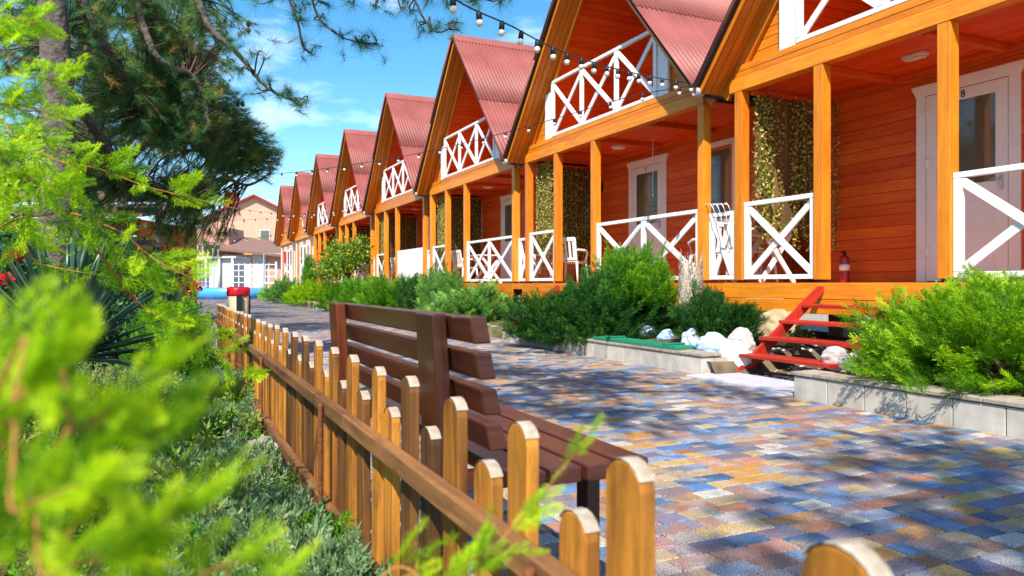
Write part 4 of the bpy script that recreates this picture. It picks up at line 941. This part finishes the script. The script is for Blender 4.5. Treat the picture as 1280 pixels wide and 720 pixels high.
def leafy(name, loc, size, n, mat, label, seed, leaf=.07, trunk=.8, cat='tree', group=None):
    g = np.random.default_rng(seed); root = empty(name, loc, label, cat, group); sx, sy, sz = size
    mb = MB(); ends = []
    mb.tube([(0, 0, -.1), (.02, .01, trunk * .6), (0, .03, trunk)], [.05, .04, .035], 8)
    for i in range(16):
        d = nrm(g.normal(0, 1, 3)); d[2] = abs(d[2]) * .8 - .1; e = np.array([0, 0, trunk]) + d * [sx, sy, sz] * g.uniform(.6, 1) + [0, 0, sz * .35]; m = np.array([0, 0, trunk]) + (e - [0, 0, trunk]) * .5 + g.normal(0, .06, 3)
        mb.tube([(0, 0, trunk * g.uniform(.5, 1)), tuple(m), tuple(e)], [.02, .012, .005], 6); ends.append((m, e))
    mb.build('trunk', BARK, root); P = []
    for i in range(n):
        m, e = ends[g.integers(len(ends))]; t = g.uniform(0, 1.1); P.append(m + (e - m) * t + g.normal(0, 1, 3) * [sx, sy, sz] * .16)
    P = np.array(P); so = Soup(); D = nrm(g.normal(0, 1, (n, 3)) + [0, 0, .2]); so.add(LEAF, frames(D, g.uniform(0, 6, n)) * g.uniform(leaf * .6, leaf * 1.3, n)[:, None, None], P, g.uniform(0, 1, n)); so.build('crown', mat, root)
    return root
leafy('small_tree', (6.0, 27.4, .1), (.95, 1.2, 1.2), 3400, LEAFY, 'young leafy tree with yellow green leaves in front of the fifth cabin', 31, .13, 1.3)
leafy('small_tree', (5.9, 30.4, .1), (.7, .8, .9), 1400, LEAFY, 'smaller leafy tree left of the yellow green one', 32, .13, 1.0)
tr = leafy('background_tree', tuple(at(338, 413, 57)), (1.0, 1.0, 1.3), 1800, LEAFY, 'bright green tree behind the white lattice fence', 33, .3, 1.6)
# little plant under the porch, weathered stump, dry twigs
leafy('seedling', (6.2, 6.0, .28), (.16, .16, .12), 90, LEAFY, 'small pale seedling beside the red stringer', 34, .06, .08, 'plant')
p = at(864, 340, 9.6); root = empty('weathered_stump', (p[0], p[1], .2), 'pale grey shaggy stump between the dark juniper and the porch post', 'stump')
mb = MB(); mb.tube([(0, 0, -.1), (.01, .0, .4), (.0, .02, .85), (.0, .03, 1.02)], [.13, .15, .15, .09], 12); mb.build('trunk', noisy('dry_fibre', (.20, .16, .12), (.46, .39, .32), 30, .95, 1, .03), root)
so = Soup(); g = np.random.default_rng(9); n = 500; z = g.uniform(.05, 1.05, n); th = g.uniform(0, 6.28, n); P = np.stack([np.cos(th) * .14, np.sin(th) * .14, z], 1); D = nrm(np.stack([np.cos(th) * .12, np.sin(th) * .12, g.choice([-1, 1], n) * 1.0], 1) + g.normal(0, .15, (n, 3)))
so.add((np.array([[0, -.05, 0], [0, .05, 0], [1, 0, 0.]]), np.array([[0, 1, 2]]), np.zeros(3)), frames(D) * g.uniform(.1, .2, n)[:, None, None], P, g.uniform(0, 1, n)); so.build('loose_fibre', MATS['dry_fibre'], root)

# ------------------------------------------------------------------ pines
def limb_curve(pts, n=10):
    P = [np.array(p, float) for p in pts]; m = len(P); outp = []
    for i in range(m - 1):
        p0, p1, p2, p3 = P[max(i - 1, 0)], P[i], P[i + 1], P[min(i + 2, m - 1)]
        for k in range(n):
            t = k / n; outp.append(.5 * ((2 * p1) + (p2 - p0) * t + (2 * p0 - 5 * p1 + 4 * p2 - p3) * t * t + (-p0 + 3 * p1 - 3 * p2 + p3) * t ** 3))
    outp.append(P[-1]); return np.array(outp)
def pine(root_loc, trunk, trunk_r, limbs, clumps, label, seed, elems=TUFT, nl=.13, tube_n=7, cones=True, per_twig=5, group='pines beside the path', rn=(.05, .75), joined=True):
    """trunk, limbs: lists of world points; clumps: (centre, radii, twigs) in world space"""
    g = np.random.default_rng(seed); root = empty('pine_tree', root_loc, label, 'pine tree', group); o = np.array(root_loc)
    mb = MB(); tc_ = limb_curve(trunk); mb.tube([tuple(p - o) for p in tc_], list(np.linspace(trunk_r, trunk_r * .45, len(tc_))), 14); mb.build('trunk', BARK, root)
    pts = [tc_[len(tc_) // 3:]]
    for L_, r0, r1 in limbs:
        c = limb_curve(L_); mb = MB(); mb.tube([tuple(p - o) for p in c + g.normal(0, r0 * .10, c.shape)], list(np.linspace(r0, r1, len(c))), 8); mb.build('branch', BARK, root); pts.append(c)
    A = np.concatenate(pts); tw = MB(); TP = []; TD = []; CN = []; BUR = []
    for (c, r, n) in clumps:
        c = np.array(c, float); r = np.array(r, float)
        for i in range(n):
            e = c + nrm(g.normal(0, 1, 3)) * r * g.uniform(.15, 1) ** .5
            j = np.argmin(((A - e) ** 2).sum(1) + (A[:, 2] < e[2] - .3) * 0); s = A[j]; dv = e - s; ln = np.linalg.norm(dv)
            if ln > 1.1 : s = e - dv / ln * 1.1 if not joined else s
            mid = s + (e - s) * .5 + np.array([0, 0, .12 * ln]) + g.normal(0, .04, 3); cv = limb_curve([s, mid, e], 4)
            tw.tube([tuple(p - o) for p in cv], list(np.linspace(.010, .004, len(cv))), 4, False)
            d = nrm(e - mid)
            for k in range(per_twig if n > 2 else 2):
                BUR.append(n <= 2)
                dd = nrm(d + g.normal(0, .55, 3) + [0, 0, .1]); TP.append(e - d * g.uniform(0, .32) * (k > 0) + g.normal(0, .05, 3) * (k > 0) - o); TD.append(dd)
            if cones and g.uniform() < .12: CN.append(e - o + g.normal(0, .03, 3))
    tw.build('twigs', TWIG, root); TP = np.array(TP); TD = np.array(TD); so = Soup(); k = len(TP); e = g.integers(0, len(elems), k)
    M = frames(TD, g.uniform(0, 6, k)) * (nl * g.uniform(.8, 1.2, k))[:, None, None]; rr = np.where(g.uniform(0, 1, k) < .06, .93, g.uniform(*rn, k))
    BU = np.array(BUR, bool); M[BU] *= 1.25
    for i, el in enumerate(elems):
        q = (e == i) & ~BU
        if q.any(): so.add(el, M[q], TP[q], rr[q])
    for i, el in enumerate(TUFTB):
        q = (e % 3 == i) & BU
        if q.any(): so.add(el, M[q], TP[q], rr[q] * .45)
    so.build('crown', NEEDLE, root)
    for c in CN[:60]:
        mb = MB(); mb.lathe([(.008, -.03), (.024, -.015), (.026, .005), (.016, .03), (.004, .045)], tuple(c), 8); mb.build('cone', TWIG, root)
    return root
T0 = at(65, 355, 7.0); tx, ty = T0[0], T0[1]
def A3(px, py, d): return tuple(at(px, py, d))
visible_limbs = [
    ([(tx, ty, 5.2), (tx + .5, ty + .3, 4.6), A3(190, 60, 7.6), A3(245, 100, 8.0), A3(262, 160, 8.1)], .05, .018),
    ([(tx, ty, 3.0), A3(110, 150, 7.4), A3(160, 210, 8.0), A3(230, 250, 8.6)], .05, .015),
    ([(tx, ty, 5.6), (tx + 1.0, ty + .6, 5.0), A3(255, 20, 7.6), A3(300, 70, 7.6), A3(335, 110, 7.6), A3(372, 128, 7.6)], .05, .008),
    ([(tx, ty, 6.0), (tx + 1.6, ty + .2, 5.4), A3(400, -60, 7.3), A3(480, -12, 7.2), A3(560, -8, 7.2), A3(625, 2, 7.2)], .05, .008),
    ([A3(380, -50, 7.3), A3(395, 15, 7.3), A3(425, 45, 7.3), A3(460, 55, 7.4)], .014, .006),
    ([A3(345, -40, 7.3), A3(370, 20, 7.3), A3(378, 55, 7.4), A3(390, 68, 7.4)], .014, .006),
    ([A3(510, -20, 7.2), A3(528, 20, 7.2), A3(545, 40, 7.2), A3(562, 36, 7.2)], .012, .006),
    ([(tx, ty, 4.2), A3(150, 90, 7.6), A3(230, 170, 9.0), A3(300, 230, 10), A3(340, 215, 10.5)], .06, .01)]
vc = []
def C_(px, py, d, r, n): vc.append((at(px, py, d), r, n))
C_(130, 20, 7.9, (.8, .8, .4), 70); C_(215, 25, 8.0, (.5, .6, .35), 50); C_(130, 110, 8.2, (.6, .6, .4), 60); C_(205, 130, 8.4, (.5, .5, .4), 50); C_(225, 60, 8.6, (.5, .6, .4), 60); C_(290, 40, 8.4, (.25, .4, .2), 16); C_(285, 140, 8.8, (.35, .4, .25), 34); C_(320, 170, 9.2, (.25, .3, .2), 24); C_(100, 60, 7.6, (.9, .9, .6), 80); C_(180, 60, 8.2, (.8, .8, .5), 70); C_(170, 150, 8.2, (.7, .7, .5), 90); C_(240, 160, 8.4, (.5, .5, .45), 80); C_(255, 215, 8.8, (.5, .5, .4), 80)
C_(300, 190, 9.2, (.45, .45, .30), 60); C_(335, 205, 9.6, (.2, .3, .25), 28); C_(200, 245, 8.8, (.6, .5, .35), 60); C_(110, 200, 8.4, (.6, .6, .4), 50); C_(60, 190, 8.2, (.6, .6, .4), 36)
C_(230, 290, 9.6, (.35, .35, .18), 24); C_(260, 30, 7.9, (.22, .22, .2), 14); C_(215, 90, 8.4, (.35, .35, .35), 30); C_(300, 165, 9.2, (.35, .4, .22), 36); C_(335, 185, 9.5, (.2, .25, .2), 20); C_(240, 250, 9.0, (.3, .4, .2), 30); C_(225, 285, 9.4, (.45, .4, .16), 26); C_(270, 290, 9.8, (.2, .3, .06), 8); C_(150, 260, 8.8, (.6, .5, .3), 40); C_(270, 130, 8.4, (.25, .3, .3), 22); C_(255, 315, 10.5, (.3, .3, .14), 14)
for (px, py) in ((300, 85), (325, 70), (318, 115), (335, 100), (350, 118), (365, 112), (383, 128), (372, 128), (290, 60), (400, 20), (425, 40), (445, 52), (458, 58), (462, 42), (375, 25), (380, 50), (390, 62), (372, 8), (410, 5), (440, 4), (470, 8), (500, 6), (530, 4), (560, 6),
                 (590, 2), (545, 38), (562, 34), (575, 30), (530, 40), (515, 14), (630, 4), (345, -4), (320, 4), (485, -5), (575, -8)):
    C_(px, py, 7.35, (.06, .08, .05), 2)
p1 = pine((tx, ty, .2), [(tx, ty, .1), (tx + .05, ty, 2.5), (tx - .05, ty + .1, 5), (tx + .1, ty, 8.5)], .17, visible_limbs, vc, 'big pine with a grey trunk at the left, its branches hanging over the path', 51, nl=.125, per_twig=4)
# pines whose crowns stand over the garden and the path
def shade_pine(loc, crown, label, seed, n=230, h=8.5, lean=(0.8, .4)):
    g = np.random.default_rng(seed); x, y = loc; tr = [(x, y, 0), (x + lean[0] * .2, y + lean[1] * .2, h * .35), (x + lean[0] * .7, y + lean[1] * .7, h * .7), (x + lean[0], y + lean[1], h)]
    lim = []; cl = []
    for (c, r, k) in crown:
        c = np.array(c, float); s = np.array(tr[2]) + [0, 0, g.uniform(-1, .5)]; lim.append(([tuple(s), tuple((s + c) / 2 + [0, 0, .3]), tuple(c)], .07, .02)); cl.append((c, r, k))
    return pine((x, y, .1), tr, .16, lim, cl, label, seed, elems=TUFTC, nl=.16, cones=False, per_twig=4)
shade_pine((-2.6, 1.6), [((-1.0, 1.2, 6.6), (1.0, 1.2, .7), 120), ((.5, 2.2, 6.2), (.9, 1.1, .6), 110), ((-.6, 3.6, 6.4), (1.0, 1.0, .6), 90), ((.9, .6, 6.9), (.7, .8, .5), 26), ((-.1, 5.1, 6.6), (1.0, 1.1, .5), 60), ((-.1, .8, 5.8), (.7, .8, .5), 40), ((.3, 3.4, 5.9), (.7, .7, .4), 34)], 'pine standing left of the camera, its high crown over the bench', 61)
shade_pine((-1.8, -3.6), [((-.9, -2.6, 6.4), (1.1, 1.2, .7), 120), ((.6, -1.6, 6.2), (1.0, 1.1, .6), 110), ((-.1, -4.2, 6.6), (1.3, 1.0, .6), 90)], 'pine behind the camera, its high crown shading the near pavers', 62)
shade_pine((-1.2, 13.0), [((-.5, 12.5, 5.6), (1.2, 1.3, .9), 150), ((.1, 14.4, 5.0), (1.2, 1.3, .9), 150), ((-1.5, 12, 4.2), (1.1, 1.1, .8), 110), ((-1.6, 14.5, 3.6), (1.1, 1.1, .7), 90)], 'second pine along the garden, seen through the big pine', 63, h=8, lean=(.3, .2))
shade_pine((-1.6, 20.0), [((-.6, 19.0, 5.6), (1.3, 1.5, 1.0), 150), ((-.4, 21.5, 5.4), (1.3, 1.4, 1.0), 130), ((-2.2, 20, 4.2), (1.3, 1.3, .9), 110)], 'third pine farther along the garden edge', 64, h=8, lean=(.2, .2))
shade_pine((-1.5, 28.0), [((-.4, 27.0, 6.4), (1.5, 1.6, 1.1), 150), ((-.5, 30, 6.0), (1.4, 1.6, 1.0), 130), ((-2.2, 28, 4.6), (1.4, 1.4, 1.0), 110)], 'fourth pine near the far end of the garden', 65, h=9, lean=(.2, .2))
shade_pine((-5.5, 12.5), [((-5.2, 12.3, 5.0), (1.8, 1.6, 1.4), 200), ((-4.2, 13.8, 3.8), (1.5, 1.4, 1.1), 150), ((-6.5, 13, 3.6), (1.6, 1.6, 1.2), 150)], 'pine at the back of the garden left of the timber pergola', 66, h=8)
# ------------------------------------------------------------------ garden back: hedges, leafy bushes, pergola, roses, yucca
bk = leafy('garden_bush', (-2.2, 8.4, .1), (1.5, 1.2, 1.0), 5200, LEAFD, 'dark leafy bush at the back of the garden behind the pine trunk', 71, .085, .5, 'bush', 'dark bushes at the back of the garden')
for (x, y, sc, lb) in ((-3.6, 7.3, 1.1, 'dark leafy bush at the far left behind the roses'), (-1.6, 11.0, 1.0, 'dark leafy bush right of the pergola'), (-.9, 14.5, 1.0, 'dark leafy bush left of the litter bin'), (-3.0, 12.5, 1.3, 'dark leafy bush behind the pergola'), (-2.2, 18.0, 1.4, 'leafy bush under the third pine'), (-5.5, 10.5, 1.5, 'dark leafy bush at the left edge behind the pergola'), (-5.0, 17.5, 1.9, 'big leafy bush far behind the pergola'), (-2.4, 26, 1.8, 'leafy bush at the far end of the garden')):
    c = dup_at(bk, (x, y, .1), random.uniform(0, 6), (sc, sc, sc), lb)
rs = leafy('rose_bush', (-1.25, 4.9, .1), (.65, .6, .55), 1700, LEAFD, 'rose bush with red flowers at the left edge', 72, .06, .35, 'rose bush')
def blossoms(parent, spots, r):
    for i, (x, y, z) in enumerate(spots):
        so = Soup(); g = np.random.default_rng(90 + i); n = 26; D = nrm(g.normal(0, 1, (n, 3)) + [0, 0, .7]); so.add((LEAF[0] * [1, 1.6, 1], LEAF[1], LEAF[2]), frames(D, g.uniform(0, 6, n)) * g.uniform(r * .6, r * 1.2, n)[:, None, None], D * r * .2, g.uniform(0, 1, n))
        o = so.build('blossom', REDF, parent); o.location = (x, y, z)
def rel(px, py, d, o): return tuple(at(px, py, d) - np.array(o))
ro = (-1.25, 4.9, .1)
blossoms(rs, [rel(19, 322, 4.4, ro), rel(42, 369, 4.5, ro), rel(50, 392, 4.3, ro), rel(33, 396, 4.5, ro), rel(8, 350, 4.6, ro)], .05)
rb = leafy('rose_bush', (-.35, 6.6, .1), (.45, .5, .45), 1000, LEAFD, 'smaller rose bush with tiny red flowers behind the yucca', 73, .055, .35, 'rose bush'); ro = (-.35, 6.6, .1)
blossoms(rb, [rel(153, 362, 6.0, ro), rel(166, 375, 6.1, ro), rel(243, 358, 6.6, ro)], .04)
lantana = leafy('flowering_shrub', (.05, 9.3, .1), (.4, .5, .4), 900, LEAFY, 'small yellow green shrub with red buds near the far fence end', 74, .05, .3, 'shrub'); ro = (.05, 9.3, .1)
blossoms(lantana, [rel(243, 357, 9, ro), rel(250, 362, 9, ro), rel(236, 363, 9, ro)], .04)
juniper('juniper', (-.25, 7.4, .15), (.5, .7, .85), 700, JUND, 'dark green juniper behind the fence left of the litter bin', 75, SPRAYF, .30, None, up=1.0)
juniper('juniper', (.02, 6.0, .2), (.28, .6, .42), 380, JUN, 'bright green juniper leaning on the far part of the picket fence', 76, SPRAYF, .24, None, up=.5)
def yucca(loc, label, n=90, L_=.62, seed=1, sc=1):
    g = np.random.default_rng(seed); root = empty('yucca', loc, label, 'yucca', 'yuccas in the garden'); V = []; F = []; Rn = []
    for i in range(n):
        th = g.uniform(0, 6.283); el = g.uniform(R(5), R(80)); l = L_ * g.uniform(.7, 1.1) * sc; w = .017 * sc; d = np.array([math.cos(th) * math.cos(el), math.sin(th) * math.cos(el), math.sin(el)]); sd = np.cross(d, [0, 0, 1]); sd /= np.linalg.norm(sd); up = np.cross(sd, d)
        b = len(V); rr = g.uniform(0, .6)
        for k in range(6):
            t = k / 5; p = d * l * t + np.array([0, 0, -1]) * l * .12 * t * t * math.cos(el) + np.array([0, 0, .08]); ww = w * (1 - t ** 2.2) * (.6 + .8 * min(t * 3, 1)) + .0006
            V += [p - sd * ww + up * ww * .5, p, p + sd * ww + up * ww * .5]; Rn += [rr + .35, rr, rr + .35]
        for k in range(5):
            for s in range(2): a = b + k * 3 + s; F += [[a, a + 1, a + 4], [a, a + 4, a + 3]]
    np_obj('blades', V, F, Rn, YUC, root); mb = MB(); mb.tube([(0, 0, -.1), (0, 0, .12)], [.05, .04], 8); mb.build('stem', TWIG, root); return root
yucca(tuple(at(78, 480, 3.0)), 'large yucca with dark stiff blades behind the blurred foreground juniper', 110, .62, 1)
yucca(tuple(at(205, 430, 6.2)), 'yucca with upright dark blades in front of the dark juniper', 80, .55, 2)
# timber pergola behind the pine
pg = empty('pergola', (*at(25, 355, 11.0)[:2], .1), 'weathered grey timber pergola with a brown slatted roof in the shade', 'pergola', rz=-YAW)
mb = MB()
for k in range(16): mb.box(-2.6 + k * .34, -2.5 + k * .34, -1.7, 1.7, 2.42, 2.52)
mb.build('roof_slats', OLDWOOD, pg)
mb = MB(); 
for y in (-1.5, 1.5): mb.box(-2.7, 2.75, y - .05, y + .05, 2.24, 2.41)
mb.build('beam', OLDWOOD, pg)
for x in (-2.4, 0, 2.4):
    for y in (-1.5, 1.5): mb = MB(); mb.box(x - .06, x + .06, y - .06, y + .06, 0, 2.24); mb.build('post', OLDWOOD, pg, .006)
for z in (.9, 1.5, 2.05): mb = MB(); mb.box(-2.34, -.06, 1.44, 1.50, z, z + .09); mb.box(.06, 2.34, 1.44, 1.50, z, z + .09); mb.build('rail', OLDWOOD, pg)
pg.scale = (.56, 1, 1)
hx, hy, _ = W2(68, 16.5, 0); sh = empty('garden_shed', (hx, hy, 0), 'orange timber garden shed glimpsed through the greenery at the left', 'shed', rz=-YAW)
mb = MB(); z = .1
while z < 2.3: mb.box(-2.2, 1.9, 0, .04, z, z + .15); z += .155
mb.box(-2.2, 1.9, .05, 3, 0, 2.4); mb.build('wall', SOFFIT, sh); mb = MB(); mb.hexa([(-2.5, -.5, 2.4), (2.2, -.5, 2.4), (2.2, 3.4, 3.0), (-2.5, 3.4, 3.0), (-2.5, -.5, 2.5), (2.2, -.5, 2.5), (2.2, 3.4, 3.1), (-2.5, 3.4, 3.1)]); mb.build('roof', BRT, sh)
for x in (-1.2, 1.0): mb = MB(); mb.box(x - .5, x + .5, -.05, -.005, .9, 1.9); wn = mb.build('window', WHITE, sh); mb = MB(); mb.box(x - .42, x + .42, -.065, -.055, .98, 1.82); mb.build('pane', GLASS, wn)
# white garden wall behind everything on the left
mb = MB(); 
wl = empty('garden_wall', (-9.2, 4, 0), 'pale rendered wall glimpsed behind the garden bushes on the left', 'wall')
mb.box(-.1, .1, 0, 44, 0, 2.1); mb.build('render', PEACH, wl); mb = MB(); mb.box(-.16, .16, -.05, 44.05, 2.103, 2.2); mb.build('coping', CONC, wl)
# ------------------------------------------------------------------ ground cover in the garden
g = np.random.default_rng(44)
def cover(name, mat, n, x0, x1, y0, y1, label, h, w, clump, lean=.35, bend=True):
    P = []; nc = n // 14
    cx = g.uniform(x0, x1, nc); cy = y0 + (y1 - y0) * g.uniform(0, 1, nc) ** 1.5
    keep = (np.sin(cx * 3.1 + 1) + np.sin(cy * 2.3) + g.normal(0, .6, nc)) > clump; cx, cy = cx[keep], cy[keep]; nc = len(cx)
    X = np.repeat(cx, 14) + g.normal(0, .035, nc * 14); Y = np.repeat(cy, 14) + g.normal(0, .035, nc * 14); X = np.minimum(X, .40); Z = garden_z(X, Y) - .01
    k = len(X); D = nrm(g.normal(0, lean, (k, 3)) * [1, 1, 0] + [0, 0, 1]); so = Soup()
    E = (np.array([[0, -w, 0], [0, w, 0], [.55, w * .8, .05], [.55, -w * .8, .05], [1, 0, .16]]), np.array([[0, 1, 2], [0, 2, 3], [3, 2, 4]]), np.array([0, 0, .05, .05, .15]))
    so.add(E, frames(D, g.uniform(0, 6, k)) * (h * g.uniform(.5, 1.3, k))[:, None, None], np.stack([X, Y, Z], 1), np.repeat(g.uniform(0, .9, nc), 14) + g.normal(0, .08, k)); tag(so.build(name, mat), label, 'ground cover', kind='stuff')
cover('grass', GRASS, 60000, -3.2, .40, .5, 9.5, 'short green and straw coloured grass between the garden plants', .085, .022, -.9)
def lavender(name, label, mat, nclump, h, seed, xr, yr):
    g = np.random.default_rng(seed); so = Soup(); E = SPRAYB
    cx = g.uniform(*xr, nclump); cy = g.uniform(*yr, nclump)
    for e in range(3):
        q = np.arange(nclump) % 3 == e; k = 26; X = np.repeat(cx[q], k) + g.normal(0, .05, q.sum() * k); Y = np.repeat(cy[q], k) + g.normal(0, .05, q.sum() * k); X = np.minimum(X, .40); Z = garden_z(X, Y) - .02
        D = nrm(np.stack([g.normal(0, .45, len(X)), g.normal(0, .45, len(X)), np.ones(len(X))], 1)); so.add(E[e], frames(D, g.uniform(0, 6, len(X))) * (h * g.uniform(.6, 1.2, len(X)))[:, None, None], np.stack([X, Y, Z], 1), np.clip(np.repeat(g.uniform(0, .6, q.sum()), k) + g.normal(0, .1, len(X)), 0, 1))
    tag(so.build(name, mat), label, 'ground cover', kind='stuff')
lavender('lavender', 'grey green lavender and santolina carpeting the garden beside the fence', LAV, 150, .16, 5, (-1.6, .38), (1.1, 6.5))
lavender('stonecrop', 'low bright green creeping plants along the fence foot', JUN, 230, .13, 6, (-1.6, .38), (.9, 5.5))
lavender('santolina', 'soft pale green tufts growing against the foot of the picket fence', LAV, 60, .15, 8, (.18, .40), (.9, 6.0))
lavender('dry_stalks', 'dry brown stalks among the lavender', GRASS, 45, .20, 7, (-1.5, .36), (2.0, 6.5))
# ------------------------------------------------------------------ foreground juniper: arching branches close to the lens
def frond(root, path, r0, n, length, seed, mat=JUNF, elems=SPRAYF, spread=1.0, rn=(.15, .7), t0=.1):
    """a twig along world path with sprays on both sides, child meshes of root"""
    g = np.random.default_rng(seed); o = np.array(root.location); c = limb_curve(path, 12); mb = MB(); mb.tube([tuple(p - o) for p in c], list(np.linspace(r0, r0 * .25, len(c))), 7); mb.build('branch', TWIGO, root)
    t = np.sort(g.uniform(t0, 1, n)); idx = np.clip((t * (len(c) - 1)).astype(int), 0, len(c) - 2); P = c[idx]; Dm = nrm(c[idx + 1] - c[idx]); side = nrm(np.cross(Dm, g.normal(0, 1, (n, 3)))); D = nrm(Dm * .75 + side * spread * g.uniform(.5, 1.1, n)[:, None] + [0, 0, .15])
    Ln = length * (1.15 - .65 * t) * g.uniform(.7, 1.2, n); so = Soup(); e = g.integers(0, len(elems), n); M = frames(D, g.uniform(0, 6, n)) * Ln[:, None, None]; rr = g.uniform(*rn, n)
    for i, el in enumerate(elems):
        q = e == i
        if q.any(): so.add(el, M[q], P[q] - o, rr[q])
    so.build('foliage', mat, root)
fj = empty('juniper', (-.95, 1.35, .2), 'lime green juniper with long arching branches rising at the left edge', 'shrub', 'foreground junipers')
B0 = (-.95, 1.35, .22)
fronds = [
    ([B0, at(-60, 330, 1.7), at(60, 268, 1.7), at(140, 285, 1.65), at(195, 325, 1.6), at(245, 350, 1.6)], 28, .18),
    ([at(120, 310, 1.6), at(175, 380, 1.7), at(240, 420, 1.75), at(318, 468, 1.8)], 28, .16),
    ([B0, at(-40, 220, 2.0), at(90, 205, 2.0), at(190, 235, 2.0), at(300, 262, 2.0)], 26, .19),
    ([B0, at(-60, 60, 1.5), at(20, 90, 1.5), at(90, 105, 1.5)], 22, .16), ([B0, at(-60, 180, 1.4), at(0, 130, 1.4), at(85, 150, 1.45)], 20, .15), ([B0, at(-80, 40, 1.5), at(-10, 20, 1.5), at(45, 28, 1.5)], 18, .15),
    ([B0, at(-60, 230, 1.5), at(10, 215, 1.6), at(70, 235, 1.6)], 30, .18), ([B0, at(-40, 300, 1.8), at(50, 330, 1.9), at(130, 345, 1.9)], 24, .18),
    ([B0, at(-40, 180, 2.2), at(20, 170, 2.2), at(90, 190, 2.2)], 26, .2)]
for i, (pth, n, ln) in enumerate(fronds): frond(fj, pth, .0032, int(n * 1.0), ln * .8, 700 + i, rn=(.15, .65))
nj = empty('juniper', (-.35, .35, .15), 'low lime green juniper right in front of the lens, blurred', 'shrub', 'foreground junipers')
N0 = (-.30, .22, .18)
for i, (pth, n, ln) in enumerate([
    ([N0, at(-60, 620, .30), at(20, 500, .30), at(60, 455, .30), at(85, 430, .30)], 20, .045),
    ([N0, at(-40, 640, .31), at(100, 540, .32), at(180, 480, .33), at(212, 458, .33)], 20, .042),
    ([N0, at(0, 700, .32), at(140, 590, .33), at(215, 530, .34), at(265, 495, .35)], 20, .042),
    ([N0, at(40, 760, .33), at(170, 680, .34), at(240, 630, .35), at(290, 600, .36)], 18, .045),
    ([N0, at(-80, 700, .30), at(20, 640, .30), at(110, 600, .30)], 22, .05), ([N0, at(-60, 790, .32), at(60, 720, .32), at(170, 680, .33)], 24, .05),
    ([N0, at(-90, 600, .34), at(-20, 520, .34), at(60, 500, .35)], 20, .06), ([N0, at(-60, 720, .34), at(60, 640, .34), at(150, 560, .35)], 20, .055),
    ([N0, at(60, 820, .36), at(200, 740, .36), at(330, 690, .37)], 20, .055), ([N0, at(200, 830, .45), at(300, 760, .45), at(390, 715, .46)], 14, .06),
    ([N0, at(420, 800, .62), at(560, 740, .64), at(640, 660, .66), at(700, 590, .68), at(738, 540, .68)], 24, .085),
    ([N0, at(440, 820, .62), at(540, 740, .62), at(580, 700, .64), at(650, 690, .66)], 12, .07)]):
    frond(nj, pth, .0016, int(n * (1.35 if i < 10 else 1.1)), ln * (.95 if i < 10 else .72), 800 + i, rn=(.12, .85), spread=.42, elems=SPRAYN)

# fallen needles and dry leaves scattered over the pavers
g = np.random.default_rng(71); n = 1500; so = Soup()
X = g.uniform(.55, 5.0, n); Y = g.uniform(.8, 14, n); k = g.uniform(0, 1, n) < .8
P = np.stack([X, Y, np.full(n, .004)], 1); th = g.uniform(0, 6.28, n); D = np.stack([np.cos(th), np.sin(th), g.uniform(0, .05, n)], 1)
so.add((np.array([[0, -.008, 0], [0, .008, 0], [1, 0, .03]]), np.array([[0, 1, 2]]), np.zeros(3)), frames(D[k], g.normal(0, .2, k.sum())) * g.uniform(.05, .10, k.sum())[:, None, None], P[k], g.uniform(.6, 1, k.sum()))
so.add(LEAF, frames(D[~k], g.normal(0, .5, (~k).sum())) * g.uniform(.012, .028, (~k).sum())[:, None, None], P[~k] + [0, 0, .003], g.uniform(.6, 1, (~k).sum()))
tag(so.build('leaf_litter', leafmat('dry_litter', [(0, (.20, .10, .04)), (.7, (.30, .17, .06)), (1, (.42, .26, .10))], .8, .1)), 'sparse fallen pine needles and dry leaves on the pavers', 'leaf litter', kind='stuff')
